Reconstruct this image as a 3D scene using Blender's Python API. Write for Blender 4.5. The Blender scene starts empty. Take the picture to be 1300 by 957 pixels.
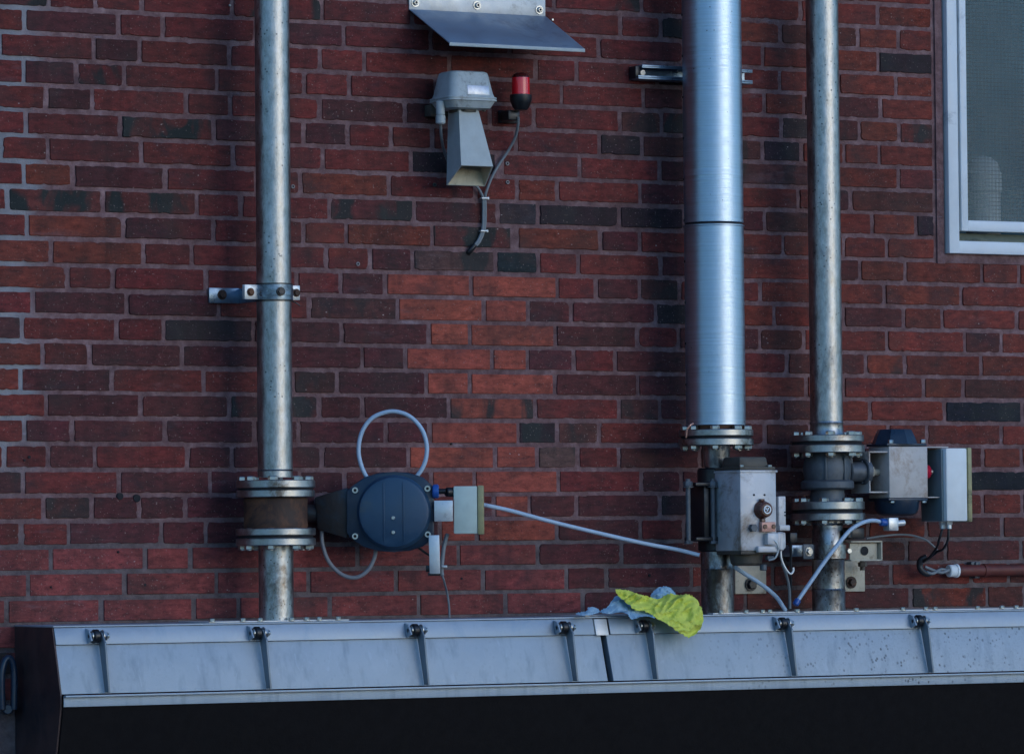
import bpy, bmesh, math, random
from mathutils import Vector, Matrix, noise
R_=math.radians; PI=math.pi
rng=random.Random(7)
SC=bpy.context.scene; COL=SC.collection
# ------------------------------------------------------------------ camera
YAW,PITCH,ROLL,DIST,ZT,FP=.509681,.0355321,-.00937254,10.90123,1.3944548,6183.77
HC=1.60                                    # camera height above the yard
CP=Vector((0,-DIST,HC))
_F=Vector((math.sin(YAW)*math.cos(PITCH),math.cos(YAW)*math.cos(PITCH),math.sin(PITCH)))
_r=Vector((math.cos(YAW),-math.sin(YAW),0)); _u=_r.cross(_F)
RT=_r*math.cos(ROLL)+_u*math.sin(ROLL); UP=-_r*math.sin(ROLL)+_u*math.cos(ROLL)
def W(px,py,d=0.0):
    """point of the scene that lies d metres in front of the wall face (wall face = plane y 0)"""
    v=_F*FP+RT*(px-650)-UP*(py-478.5)
    return CP+v*((DIST-d)/v.y)
def WX(px,py,X):
    v=_F*FP+RT*(px-650)-UP*(py-478.5)
    return CP+v*(X/v.x)
def mpp(p): return (Vector(p)-CP).dot(_F)/FP     # metres per photo pixel at p
cam=bpy.data.cameras.new("camera"); cam.sensor_width=36; cam.lens=FP/1300*36; cam.clip_start=.1; cam.clip_end=5000
co=bpy.data.objects.new("camera",cam); COL.objects.link(co)
M=Matrix((RT,UP,-_F)).transposed().to_4x4(); M.translation=CP; co.matrix_world=M; SC.camera=co
# ------------------------------------------------------------------ light
SUN_AZ,SUN_EL=R_(21),R_(11)          # azimuth measured from the wall normal towards the right
sd=Vector((math.sin(SUN_AZ)*math.cos(SUN_EL),-math.cos(SUN_AZ)*math.cos(SUN_EL),math.sin(SUN_EL)))
w=bpy.data.worlds.new("World"); SC.world=w; w.use_nodes=True
nt=w.node_tree; bg=nt.nodes["Background"]; sky=nt.nodes.new("ShaderNodeTexSky"); sky.sky_type='NISHITA'; sky.sun_disc=False
sky.sun_elevation=SUN_EL; sky.sun_rotation=math.atan2(sd.x,sd.y)
sky.air_density=1.0; sky.dust_density=.3; sky.ozone_density=5.5
nt.links.new(sky.outputs[0],bg.inputs[0]); bg.inputs[1].default_value=.15
sl=bpy.data.lights.new("sun",'SUN'); sl.energy=.27; sl.angle=R_(42); sl.color=(1,.88,.76)
so=bpy.data.objects.new("sun",sl); COL.objects.link(so); so.rotation_euler=sd.to_track_quat('Z','Y').to_euler(); so.location=(3,-6,7)
SC.view_settings.view_transform='Standard'; SC.view_settings.look='None'; SC.view_settings.exposure=.95; SC.view_settings.gamma=1
SC.view_settings.use_curve_mapping=False
# ------------------------------------------------------------------ materials
class N:
    def __init__(s,name):
        s.m=bpy.data.materials.new(name); s.m.use_nodes=True; s.t=s.m.node_tree; s.b=s.t.nodes["Principled BSDF"]
        s.tc=s.t.nodes.new("ShaderNodeTexCoord")
    def node(s,k,**kw):
        n=s.t.nodes.new(k)
        for a,v in kw.items(): setattr(n,a,v)
        return n
    def lk(s,a,b): s.t.links.new(a,b)
    def map(s,scale=(1,1,1),src='Object'):
        n=s.node("ShaderNodeMapping"); n.inputs['Scale'].default_value=scale; s.lk(s.tc.outputs[src],n.inputs[0]); return n.outputs[0]
    def noise(s,sc,det=4,rough=.6,vec=None,scale=(1,1,1),dist=0):
        n=s.node("ShaderNodeTexNoise"); n.inputs['Scale'].default_value=sc; n.inputs['Detail'].default_value=det
        n.inputs['Roughness'].default_value=rough; n.inputs['Distortion'].default_value=dist
        s.lk(vec or s.map(scale),n.inputs['Vector']); return n.outputs['Fac']
    def ramp(s,f,stops):
        n=s.node("ShaderNodeValToRGB"); e=n.color_ramp.elements
        while len(e)<len(stops): e.new(.5)
        for i,(p,c) in enumerate(stops):
            e[i].position=p; e[i].color=(c if len(c)==4 else (*c,1)) if isinstance(c,tuple) else (c,c,c,1)
        s.lk(f,n.inputs[0]); return n.outputs[0]
    def mix(s,f,a,b,mode='MIX'):
        n=s.node("ShaderNodeMix",data_type='RGBA',blend_type=mode)
        for i,v in ((0,f),(6,a),(7,b)):
            if isinstance(v,(int,float)): n.inputs[i].default_value=v if i==0 else (v,v,v,1)
            elif isinstance(v,tuple): n.inputs[i].default_value=(*v[:3],1)
            else: s.lk(v,n.inputs[i])
        return n.outputs[2]
    def math(s,op,a,b=0):
        n=s.node("ShaderNodeMath",operation=op)
        for i,v in enumerate((a,b)):
            if isinstance(v,(int,float)): n.inputs[i].default_value=v
            else: s.lk(v,n.inputs[i])
        return n.outputs[0]
    def bump(s,h,dist=.001,st=1.0,prev=None):
        n=s.node("ShaderNodeBump"); n.inputs['Distance'].default_value=dist; n.inputs['Strength'].default_value=st
        s.lk(h,n.inputs['Height'])
        if prev: s.lk(prev,n.inputs['Normal'])
        s.lk(n.outputs[0],s.b.inputs['Normal']); return n.outputs[0]
    def set(s,**kw):
        for k,v in kw.items():
            i=s.b.inputs[{'col':'Base Color','rough':'Roughness','metal':'Metallic','ior':'IOR','coat':'Coat Weight','trans':'Transmission Weight','spec':'Specular IOR Level','aniso':'Anisotropic','sss':'Subsurface Weight'}[k]]
            if isinstance(v,(int,float)): i.default_value=v
            elif isinstance(v,tuple): i.default_value=(*v,1)
            else: s.lk(v,i)
        return s
def paint(name,col,rough=.5,metal=0,var=.25,sc=30,bumpd=.0003,dirt=None,dirt_amt=.5,spec=.5):
    n=N(name); f=n.noise(sc,6,.65); c=n.mix(n.ramp(f,[(.3,1-var),(.7,1+0.0)]),(0,0,0),col,'MIX')
    c=n.mix(1.0,col,n.ramp(f,[(.3,1-var),(.7,1.0)]),'MULTIPLY')
    if dirt:
        g=n.noise(sc*.35,8,.75,dist=.4); c=n.mix(n.ramp(g,[(.62-dirt_amt*.25,0.0),(.72-dirt_amt*.15,1.0)]),c,dirt)
    n.set(col=c,rough=n.ramp(n.noise(sc*2,3),[(.3,max(0,rough-.1)),(.7,min(1,rough+.12))]),metal=metal,spec=spec)
    if bumpd: n.bump(n.noise(sc*5,4),bumpd)
    return n.m
# brick and mortar
nb=N("fired_brick"); at=nb.node("ShaderNodeAttribute",attribute_name="tone")
v=nb.noise(9,5,.6); c=nb.mix(1.0,at.outputs['Color'],nb.ramp(v,[(.3,.5),(.5,.95),(.72,1.4)]),'MULTIPLY')
v2=nb.noise(55,6,.75,scale=(.5,1,1.3)); c=nb.mix(1.0,c,nb.ramp(v2,[(.3,.35),(.5,.95),(.7,1.5)]),'MULTIPLY')
dk=nb.noise(6.5,5,.6,dist=.6,scale=(1,1,1.8)); c=nb.mix(nb.ramp(dk,[(.56,0.0),(.72,.55)]),c,(.035,.02,.026))
bl=nb.noise(11,3,.55,scale=(1,1,.5),dist=.5); c=nb.mix(nb.math('MULTIPLY',nb.ramp(bl,[(.47,0.0),(.56,1.0)]),at.outputs['Alpha']),c,(.022,.026,.024))
og=nb.noise(4.0,4,.6,dist=.4); c=nb.mix(nb.ramp(og,[(.58,0.0),(.78,.28)]),c,(.26,.07,.03))
pit=nb.node("ShaderNodeTexVoronoi"); pit.inputs['Scale'].default_value=42; nb.lk(nb.map(),pit.inputs['Vector'])
pm=nb.math('MULTIPLY',nb.ramp(pit.outputs['Distance'],[(.03,1.0),(.10,0.0)]),nb.ramp(nb.noise(5,3),[(.5,0.0),(.62,1.0)]))
sp=nb.node("ShaderNodeTexVoronoi"); sp.inputs['Scale'].default_value=23; nb.lk(nb.map((1,1.0,1.4)),sp.inputs['Vector'])
c=nb.mix(nb.math('MULTIPLY',nb.ramp(sp.outputs['Distance'],[(.035,1.0),(.06,0.0)]),nb.ramp(nb.noise(3.1,3),[(.46,0.0),(.56,.9)])),c,(.50,.38,.35))
fl=nb.noise(210,2,.5); c=nb.mix(nb.ramp(fl,[(.66,0.0),(.73,.6)]),c,(.36,.25,.22)); c=nb.mix(nb.ramp(fl,[(.27,.75),(.35,0.0)]),c,(.02,.012,.014))
c=nb.mix(nb.math('MULTIPLY',pm,.75),c,(.03,.02,.02))
ef=nb.noise(2.4,6,.7,scale=(1,1,4)); c=nb.mix(nb.ramp(ef,[(.60,0.0),(.78,.30)]),c,(.34,.27,.3))
lw=nb.noise(1.3,4,.6,scale=(1,1,.6)); c=nb.mix(1.0,c,nb.ramp(lw,[(.3,.72),(.55,1.0),(.75,1.15)]),'MULTIPLY')
rn=nb.noise(16,4,.65,scale=(1,1,.06)); c=nb.mix(1.0,c,nb.ramp(rn,[(.3,.68),(.48,1.0)]),'MULTIPLY')
nb.set(col=c,rough=nb.ramp(v,[(.3,.62),(.7,.88)]),spec=.35)
h=nb.mix(.5,v2,nb.noise(160,4,.7)); b1=nb.bump(h,.0016,.9); nb.bump(nb.noise(18,3),.002,.5,b1)
M_BRICK=nb.m
nm=N("lime_mortar"); sep=nm.node("ShaderNodeSeparateXYZ"); nm.lk(nm.tc.outputs['Object'],sep.inputs[0])
xa=W(24,400).x; xb=W(60,400).x
g=nm.noise(5,3,.6); xs=nm.math('ADD',sep.outputs[0],nm.math('MULTIPLY',nm.math('SUBTRACT',g,.5),.32))
zs=nm.ramp(sep.outputs[2],[(0,0.0),(1,0.0)])
mr=nm.node("ShaderNodeMapRange"); mr.inputs['From Min'].default_value=xa; mr.inputs['From Max'].default_value=xb
mr.inputs['To Min'].default_value=1; mr.inputs['To Max'].default_value=0; nm.lk(xs,mr.inputs[0])
mz=nm.node("ShaderNodeMapRange"); mz.inputs['From Min'].default_value=W(50,640).z; mz.inputs['From Max'].default_value=W(50,560).z; nm.lk(sep.outputs[2],mz.inputs[0])
c=nm.ramp(nm.noise(28,7,.7),[(.28,(.12,.062,.060)),(.5,(.225,.125,.122)),(.74,(.37,.23,.225))])
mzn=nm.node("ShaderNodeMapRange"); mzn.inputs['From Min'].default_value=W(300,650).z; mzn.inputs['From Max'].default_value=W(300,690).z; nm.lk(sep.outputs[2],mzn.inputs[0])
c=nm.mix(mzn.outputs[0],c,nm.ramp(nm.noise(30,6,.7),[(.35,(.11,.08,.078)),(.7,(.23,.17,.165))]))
c=nm.mix(nm.math('MULTIPLY',mr.outputs[0],mz.outputs[0]),c,nm.ramp(nm.noise(20,5),[(.35,(.27,.25,.26)),(.7,(.38,.35,.36))]))
c=nm.mix(nm.ramp(nm.noise(6,6,.7,scale=(1,1,5)),[(.63,0.0),(.75,.75)]),c,(.42,.36,.42))
c=nm.mix(nm.ramp(nm.noise(11,5,.7),[(.6,0.0),(.75,.6)]),c,(.04,.032,.04))
c=nm.mix(1.0,c,nm.ramp(nm.noise(1.7,5,.65),[(.3,.68),(.5,.95),(.72,1.25)]),'MULTIPLY')
nm.set(col=c,rough=.92,spec=.25); b1=nm.bump(nm.noise(75,6,.75),.004,1.0); nm.bump(nm.noise(15,4),.006,.8,b1)
M_MORT=nm.m
def metal(name,col,rough,scale=(1,1,1),sc=40,var=.35,stain=None,stain_lo=.6,stain_scale=(1,1,.35),bump=.0004,met=1.0,spots=None,src='Object'):
    n=N(name); f=n.noise(sc,6,.7,vec=n.map(scale,src)); c=n.mix(1.0,col,n.ramp(f,[(.28,1-var),(.7,1.0)]),'MULTIPLY')
    if stain:
        g=n.noise(9,8,.72,vec=n.map(stain_scale,src),dist=.5); c=n.mix(n.ramp(g,[(stain_lo,0.0),(stain_lo+.12,.85)]),c,stain)
    if spots:
        q=n.node("ShaderNodeTexVoronoi"); q.inputs['Scale'].default_value=spots[0]; n.lk(n.map((1,1,1),src),q.inputs['Vector'])
        mm=n.math('MULTIPLY',n.ramp(q.outputs['Distance'],[(spots[1]*.6,1.0),(spots[1],0.0)]),n.ramp(n.noise(8,3,vec=n.map((1,1,1),src)),[(spots[3],0.0),(spots[3]+.1,1.0)]))
        c=n.mix(mm,c,spots[2])
    n.set(col=c,rough=n.ramp(f,[(.3,max(.05,rough-.08)),(.7,rough+.12)]),metal=met)
    if bump: n.bump(f,bump)
    return n.m
M_PIPE=metal("mottled_galvanised_steel",(.55,.54,.52),.36,(1,1,.45),55,.65,(.20,.19,.18),.56,(1,1,.4),.0012,spots=(70,.2,(.12,.12,.12),.43))
M_PIPE2=metal("stained_bare_steel",(.54,.54,.53),.34,(1,1,.5),60,.6,(.10,.07,.05),.50,(1,1,.6),.0012,spots=(90,.2,(.08,.06,.05),.45))
M_DUCT=metal("turned_aluminium",(.50,.60,.70),.36,(.5,.5,48),6,.30,(.44,.50,.57),.55,(1,1,.3),.0004,spots=(48,.09,(.03,.035,.04),.50))
M_FLG=metal("dull_flange_steel",(.50,.50,.49),.36,(1,1,1),35,.5,(.11,.075,.05),.52,(1,1,1),.0004)
M_BOLT=metal("zinc_plated_bolt",(.62,.6,.55),.35,(1,1,1),80,.4,(.2,.14,.09),.62,(1,1,1),0)
M_RUST=metal("rusty_cast_iron",(.20,.085,.042),.65,(1,1,1),25,.5,(.035,.022,.018),.45,(1,1,1),.001,.25)
M_CAST=metal("grey_cast_iron",(.14,.155,.17),.55,(1,1,1),60,.4,(.05,.04,.035),.58,(1,1,1),.0008,.5)
M_BLACK=paint("black_enamel",(.012,.013,.016),.38,0,.3,20,.0003,(.05,.04,.035),.15)
M_DRUST=paint("dark_rusted_bracket_paint",(.035,.028,.026),.55,.2,.4,25,.0006,(.02,.045,.065),.5)
M_NAVY=paint("blue_black_enamel",(.015,.034,.062),.36,0,.35,12,.0003,(.035,.05,.07),.25)
M_GBOX=paint("light_anodised_aluminium",(.62,.61,.61),.5,.2,.2,25,.0003,(.26,.21,.17),.35)
M_GBOX2=paint("weathered_aluminium",(.60,.55,.51),.55,.1,.25,18,.0004,(.28,.17,.10),.45)
M_WBOX=paint("pale_green_white_plastic",(.60,.68,.60),.5,0,.14,30,.0002,(.22,.22,.2),.08)
M_WBOX2=paint("white_plastic",(.86,.87,.84),.5,0,.1,25,.0002,(.4,.4,.38),.05)
M_LID=paint("yellowed_lid_plastic",(.42,.37,.18),.5,0,.25,60,.0002,(.12,.12,.06),.3)
M_SIREN=paint("grey_cast_siren_paint",(.47,.51,.50),.5,0,.2,30,.0005,(.14,.14,.13),.15)
M_HORNIN=paint("dusty_horn_lining",(.62,.55,.40),.7,0,.25,40,.0003,(.24,.22,.16),.3)
M_LABEL=paint("silver_rating_plate",(.6,.62,.66),.35,.5,.25,90,0,(.4,.4,.42),.3)
M_HOSE=paint("pale_blue_air_hose",(.46,.58,.70),.4,0,.1,20,0,(.22,.28,.36),.1)
M_HOSEG=paint("dusty_grey_hose",(.26,.26,.27),.5,0,.2,30,0,(.14,.14,.14),.2)
M_CABLE=paint("grey_cable_sheath",(.22,.24,.25),.5,0,.2,30,0)
M_CABLEB=paint("black_cable_sheath",(.018,.018,.02),.4,0,.2,30,0)
M_BLUEPL=paint("blue_plastic_fitting",(.02,.10,.38),.35,0,.15,30,0)
M_ZINC=paint("zinc_painted_steel",(.72,.73,.72),.4,.5,.25,25,.0003,(.25,.25,.25),.15)
M_BBRK=paint("blue_tinted_zinc_plate",(.28,.36,.44),.32,.75,.35,20,.0003,(.1,.12,.14),.2)
M_CREAM=paint("cream_primer_plate",(.58,.52,.40),.6,.1,.3,40,.0005,(.16,.12,.08),.3)
M_COND=paint("red_oxide_conduit",(.17,.034,.022),.55,.1,.4,30,.0005,(.05,.025,.02),.35)
M_PINK=paint("copper_coloured_block",(.70,.36,.27),.45,.2,.25,60,.0003,(.2,.09,.06),.25)
M_BROWN=paint("brown_plastic_knob",(.11,.035,.022),.3,0,.3,60,.0002)
M_CAPB=paint("brown_grey_cast_cap",(.11,.095,.075),.6,.2,.35,40,.0006,(.05,.04,.03),.35)
M_REDL=N("red_lens"); M_REDL.set(col=(.85,.008,.02),rough=.18,coat=.4); M_REDL=M_REDL.m
M_REDD=paint("dark_red_lens_top",(.07,.012,.012),.25,0,.2,30,0)
M_REDK=paint("red_knob",(.55,.01,.04),.35,0,.1,30,0)
M_SIDE=paint('grey_green_shade_and_mark',(.14,.20,.22),.5,0,.2,30,.0002)
M_COVER=paint('dark_blue_cover_enamel',(.026,.070,.13),.38,0,.3,14,.0003,(.05,.07,.09),.25)
M_WHITE=paint("white_gloss_window_paint",(.84,.87,.88),.4,0,.1,12,.0004,(.45,.48,.5),.12)
M_ROOM=paint('dim_teal_room_back',(.10,.22,.27),.8,0,.3,3,0)
M_DOME=paint('cream_reflection_dome',(.9,.9,.85),.5,0,.12,25,0)
M_PLUG=paint('grey_plug',(.30,.27,.26),.6,0,.2,30,0)
M_DARK=paint("dark_gap",(.012,.012,.014),.8,0,.2,30,0)
M_SILL=paint("mossy_window_rail",(.20,.20,.13),.7,0,.35,50,.0006,(.05,.06,.04),.4)
M_VISOR=paint("slate_blue_sheet_metal",(.24,.31,.39),.40,.35,.2,14,.0003,(.12,.15,.2),.3)
M_STRIP=paint("pale_aluminium_strip",(.72,.71,.68),.45,.3,.25,30,.0003,(.35,.33,.3),.2)
# casing: zinc sheet with dark pits that gather towards the right end
n=N("weathered_zinc_sheet"); f=n.noise(14,6,.65); base=n.mix(f,(.36,.415,.46),(.47,.52,.56))
st=n.noise(7,6,.7,scale=(1,1,.3),dist=.4); base=n.mix(n.ramp(st,[(.5,0.0),(.75,.45)]),base,(.33,.38,.44))
sx=n.node("ShaderNodeSeparateXYZ"); n.lk(n.tc.outputs['Object'],sx.inputs[0])
q=n.node("ShaderNodeMapRange"); q.inputs['From Min'].default_value=W(850,830,.2).x; q.inputs['From Max'].default_value=W(1120,830,.2).x; n.lk(sx.outputs[0],q.inputs[0])
vv=n.node("ShaderNodeTexVoronoi"); vv.inputs['Scale'].default_value=85; vv.inputs['Randomness'].default_value=1; n.lk(n.map((1,1,.8)),vv.inputs['Vector'])
pm=n.math('MULTIPLY',n.ramp(vv.outputs['Distance'],[(.20,1.0),(.34,0.0)]),n.ramp(n.noise(22,4,.6),[(.46,0.0),(.6,1.0)]))
pm=n.math('MULTIPLY',pm,n.math('ADD',n.math('MULTIPLY',q.outputs[0],.85),.10))
base=n.mix(pm,base,(.10,.11,.12))
ws=n.noise(160,5,.8); base=n.mix(n.math('MULTIPLY',n.ramp(ws,[(.52,0.0),(.68,.5)]),n.math('ADD',n.math('MULTIPLY',q.outputs[0],.9),.1)),base,(.24,.28,.32))
dr=n.noise(30,4,.6,scale=(1,1,.05)); base=n.mix(n.ramp(dr,[(.52,0.0),(.72,.5)]),base,(.20,.25,.30))
sc_=n.noise(45,3,.5,scale=(1,1,.12),dist=1.5); base=n.mix(n.ramp(sc_,[(.66,0.0),(.69,.35)]),base,(.5,.56,.62))
n.set(col=base,rough=n.ramp(ws,[(.3,.5),(.7,.62)]),metal=.1); b_=n.bump(ws,.0006); n.bump(n.noise(2.2,2),.012,.6,b_); M_CASE=n.m
M_CASEL=metal("blue_zinc_lip",(.38,.44,.50),.46,(1,1,1),12,.25,(.26,.34,.42),.55,(1,1,.3),.0003,.35)
M_ARM=paint('shade_toned_zinc_arm',(.21,.25,.28),.45,.3,.3,30,.0003)  # darker than the covers: shade on the arms put into the colour
M_UND=paint('near_black_added_underside',(.010,.008,.008),.8,0,.25,30,.0004,spec=.12)
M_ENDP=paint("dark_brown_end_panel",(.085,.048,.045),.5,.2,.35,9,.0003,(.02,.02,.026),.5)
# wired glass
n=N("wired_glass"); sx=n.node("ShaderNodeSeparateXYZ"); n.lk(n.tc.outputs['Object'],sx.inputs[0])
def lines(o,p):
    a=n.math('ABSOLUTE',n.math('SUBTRACT',n.math('FRACT',n.math('DIVIDE',o,p)),.5)); return n.math('LESS_THAN',a,.07)
gx=lines(sx.outputs[0],.0115); gz=lines(sx.outputs[2],.0105); gg=n.math('MAXIMUM',gx,gz)
cl=n.noise(1.6,4,.6); base=n.mix(n.ramp(cl,[(.35,0.0),(.7,1.0)]),(.035,.12,.155),(.07,.20,.235)); base=n.mix(n.math('MULTIPLY',gg,.85),base,(.012,.02,.022))
n.set(col=base,rough=n.ramp(n.noise(7,5),[(.4,.14),(.7,.26)]),ior=1.38); n.lk(n.math('ADD',n.math('MULTIPLY',gg,.5),.28),n.b.inputs['Alpha']); n.bump(gg,.0004,.5); M_GLASS=n.m
def cloth(name,col,col2):
    n=N(name); c=n.mix(n.ramp(n.noise(22,6,.7),[(.35,0.0),(.65,1.0)]),col,col2); c=n.mix(n.ramp(n.noise(48,5,.7),[(.6,0.0),(.72,.5)]),c,(.42,.46,.08) if col[0]>.5 else (.10,.20,.30))
    n.set(col=c,rough=.95,spec=.1); b=n.bump(n.noise(260,4,.8),.002,1); n.bump(n.noise(60,4,.7),.002,.6,b); return n.m
M_YEL=cloth("yellow_green_terry",(.80,.82,.17),(.66,.70,.10)); M_BLU=cloth("light_blue_cloth",(.42,.58,.68),(.26,.44,.58))
n=N("asphalt"); n.set(col=n.ramp(n.noise(3,8,.7),[(.3,(.04,.04,.042)),(.7,(.065,.063,.06))]),rough=.9); M_GRD=n.m
# ------------------------------------------------------------------ mesh helpers
class MB:
    def __init__(s): s.bm=bmesh.new(); s.mi=0
    def _new(s,fs):
        for f in fs: f.material_index=s.mi
    def poly(s,pts,faces):
        vs=[s.bm.verts.new(p) for p in pts]; fs=[]
        for f in faces: fs.append(s.bm.faces.new([vs[i] for i in f]))
        s._new(fs); return vs,fs
    def box(s,c,size,rot=None,bev=.0015,seg=2):
        c=Vector(c); hx,hy,hz=[d/2 for d in size]
        pts=[Vector((x*hx,y*hy,z*hz)) for x in(-1,1) for y in(-1,1) for z in(-1,1)]
        if rot is not None: pts=[rot@p for p in pts]
        vs,fs=s.poly([c+p for p in pts],[(0,1,3,2),(4,6,7,5),(0,4,5,1),(2,3,7,6),(0,2,6,4),(1,5,7,3)])
        if bev: s.bev(fs,bev,seg)
        return fs
    def bev(s,fs,bev,seg=2):
        es=list({e for f in fs for e in f.edges}); r=bmesh.ops.bevel(s.bm,geom=es,offset=bev,segments=seg,affect='EDGES',profile=.5); s._new(r['faces'])
    def hull6(s,a,b,bev=.0015):
        """loft between two quads a and b (each four points, same winding)"""
        vs,fs=s.poly(list(a)+list(b),[(3,2,1,0),(4,5,6,7),(0,1,5,4),(1,2,6,5),(2,3,7,6),(3,0,4,7)])
        if bev: s.bev(fs,bev)
    def lathe(s,p0,axis,prof,seg=48,caps=True,jit=0):
        """prof: list of (t along axis, radius)"""
        p0=Vector(p0); ax=Vector(axis).normalized(); t=Vector((0,0,1)) if abs(ax.z)<.9 else Vector((1,0,0))
        e1=ax.cross(t).normalized(); e2=ax.cross(e1); rings=[]
        for (h,r) in prof:
            rings.append([s.bm.verts.new(p0+ax*h+(e1*math.cos(2*PI*i/seg)+e2*math.sin(2*PI*i/seg))*max(r,1e-5)) for i in range(seg)])
        fs=[]
        for a,b in zip(rings,rings[1:]):
            for i in range(seg):
                j=(i+1)%seg; fs.append(s.bm.faces.new((a[i],a[j],b[j],b[i])))
        if caps:
            fs.append(s.bm.faces.new(rings[0][::-1])); fs.append(s.bm.faces.new(rings[-1]))
        s._new(fs)
    def cyl(s,p0,p1,r,seg=32,ch=.001):
        p0=Vector(p0);p1=Vector(p1);L=(p1-p0).length; ch=min(ch,L*.3,r*.4)
        s.lathe(p0,p1-p0,[(0,r-ch),(ch,r),(L-ch,r),(L,r-ch)] if ch else [(0,r),(L,r)],seg)
    def hexn(s,p0,axis,h,r): s.lathe(p0,axis,[(0,r),(h*.8,r),(h,r*.86)],6)
    def ring(s,p0,axis,h,r0,r1,seg=48):
        s.lathe(p0,axis,[(0,r0),(0,r1),(h,r1),(h,r0),(0,r0)],seg,caps=False)
    def tube(s,pts,r,seg=12,step=8,closed=False):
        P=[Vector(p) for p in pts]; C=[]
        n=len(P)
        for i in range(n-1):
            a=P[max(i-1,0)];b=P[i];c=P[i+1];d=P[min(i+2,n-1)]
            for k in range(step):
                t=k/step; C.append(.5*((2*b)+(c-a)*t+(2*a-5*b+4*c-d)*t*t+(3*b-a-3*c+d)*t**3))
        C.append(P[-1]); prev=None; rings=[]
        for i,c in enumerate(C):
            tg=(C[min(i+1,len(C)-1)]-C[max(i-1,0)]).normalized()
            if prev is None: e=tg.cross(Vector((0,1,.01))); e=e.normalized() if e.length>.01 else Vector((1,0,0))
            else: e=(prev-tg*prev.dot(tg)).normalized()
            prev=e; f=tg.cross(e); rr=r(i/(len(C)-1)) if callable(r) else r
            rings.append([s.bm.verts.new(c+(e*math.cos(2*PI*k/seg)+f*math.sin(2*PI*k/seg))*rr) for k in range(seg)])
        fs=[]
        for a,b in zip(rings,rings[1:]):
            for i in range(seg): fs.append(s.bm.faces.new((a[i],a[(i+1)%seg],b[(i+1)%seg],b[i])))
        fs.append(s.bm.faces.new(rings[0][::-1])); fs.append(s.bm.faces.new(rings[-1])); s._new(fs)
    def prism(s,poly,d,bev=0):
        """poly: list of 3D points (planar), extruded by vector d"""
        d=Vector(d); k=len(poly); a=[Vector(p) for p in poly]
        vs,fs=s.poly(a+[p+d for p in a],[tuple(range(k))[::-1],tuple(range(k,2*k))]+[(i,(i+1)%k,(i+1)%k+k,i+k) for i in range(k)])
        if bev: s.bev(fs,bev)
    def build(s,name,mat,parent=None,org=None,xf=None):
        if xf is not None: s.bm.transform(xf)
        bmesh.ops.recalc_face_normals(s.bm,faces=s.bm.faces)
        me=bpy.data.meshes.new(name)
        if org is None:
            if parent is not None and parent.type=='EMPTY': org=parent.matrix_basis.translation
            else: org=Vector((0,0,0))
        else: org=Vector(org)
        s.bm.to_mesh(me); s.bm.free()
        ms=mat if isinstance(mat,(list,tuple)) else [mat]
        for m in ms: me.materials.append(m)
        for p in me.polygons: p.use_smooth=True
        me.set_sharp_from_angle(angle=R_(32))
        o=bpy.data.objects.new(name,me); COL.objects.link(o)
        if parent is not None: put(o,parent)
        return o
def put(o,parent):
    o.parent=parent
    q=parent; t=Vector((0,0,0))
    while q is not None: t+=q.location; q=q.parent
    o.location=Vector((0,0,0))-t      # geometry is written in world coordinates
def tag(o,label,cat,group=None,kind=None):
    if label: o['label']=label
    if cat: o['category']=cat
    if group: o['group']=group
    if kind: o['kind']=kind
    return o
def thing(name,loc,label,cat,group=None):
    o=bpy.data.objects.new(name,None); COL.objects.link(o); o.location=Vector(loc); o.empty_display_size=.05
    return tag(o,label,cat,group)
def single(mb,name,mat,label,cat,group=None): return tag(mb.build(name,mat),label,cat,group)
def rz(a): return Matrix.Rotation(a,3,'Z')
X_=Vector((1,0,0)); Y_=Vector((0,1,0)); Z_=Vector((0,0,1))
FW=Vector((0,-1,0))
# ------------------------------------------------------------------ ground
mb=MB(); mb.poly([(-900,-1500,0),(900,-1500,0),(900,600,0),(-900,600,0)],[(0,1,2,3)]); g=mb.build('ground',M_GRD); g['kind']='structure'
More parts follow.
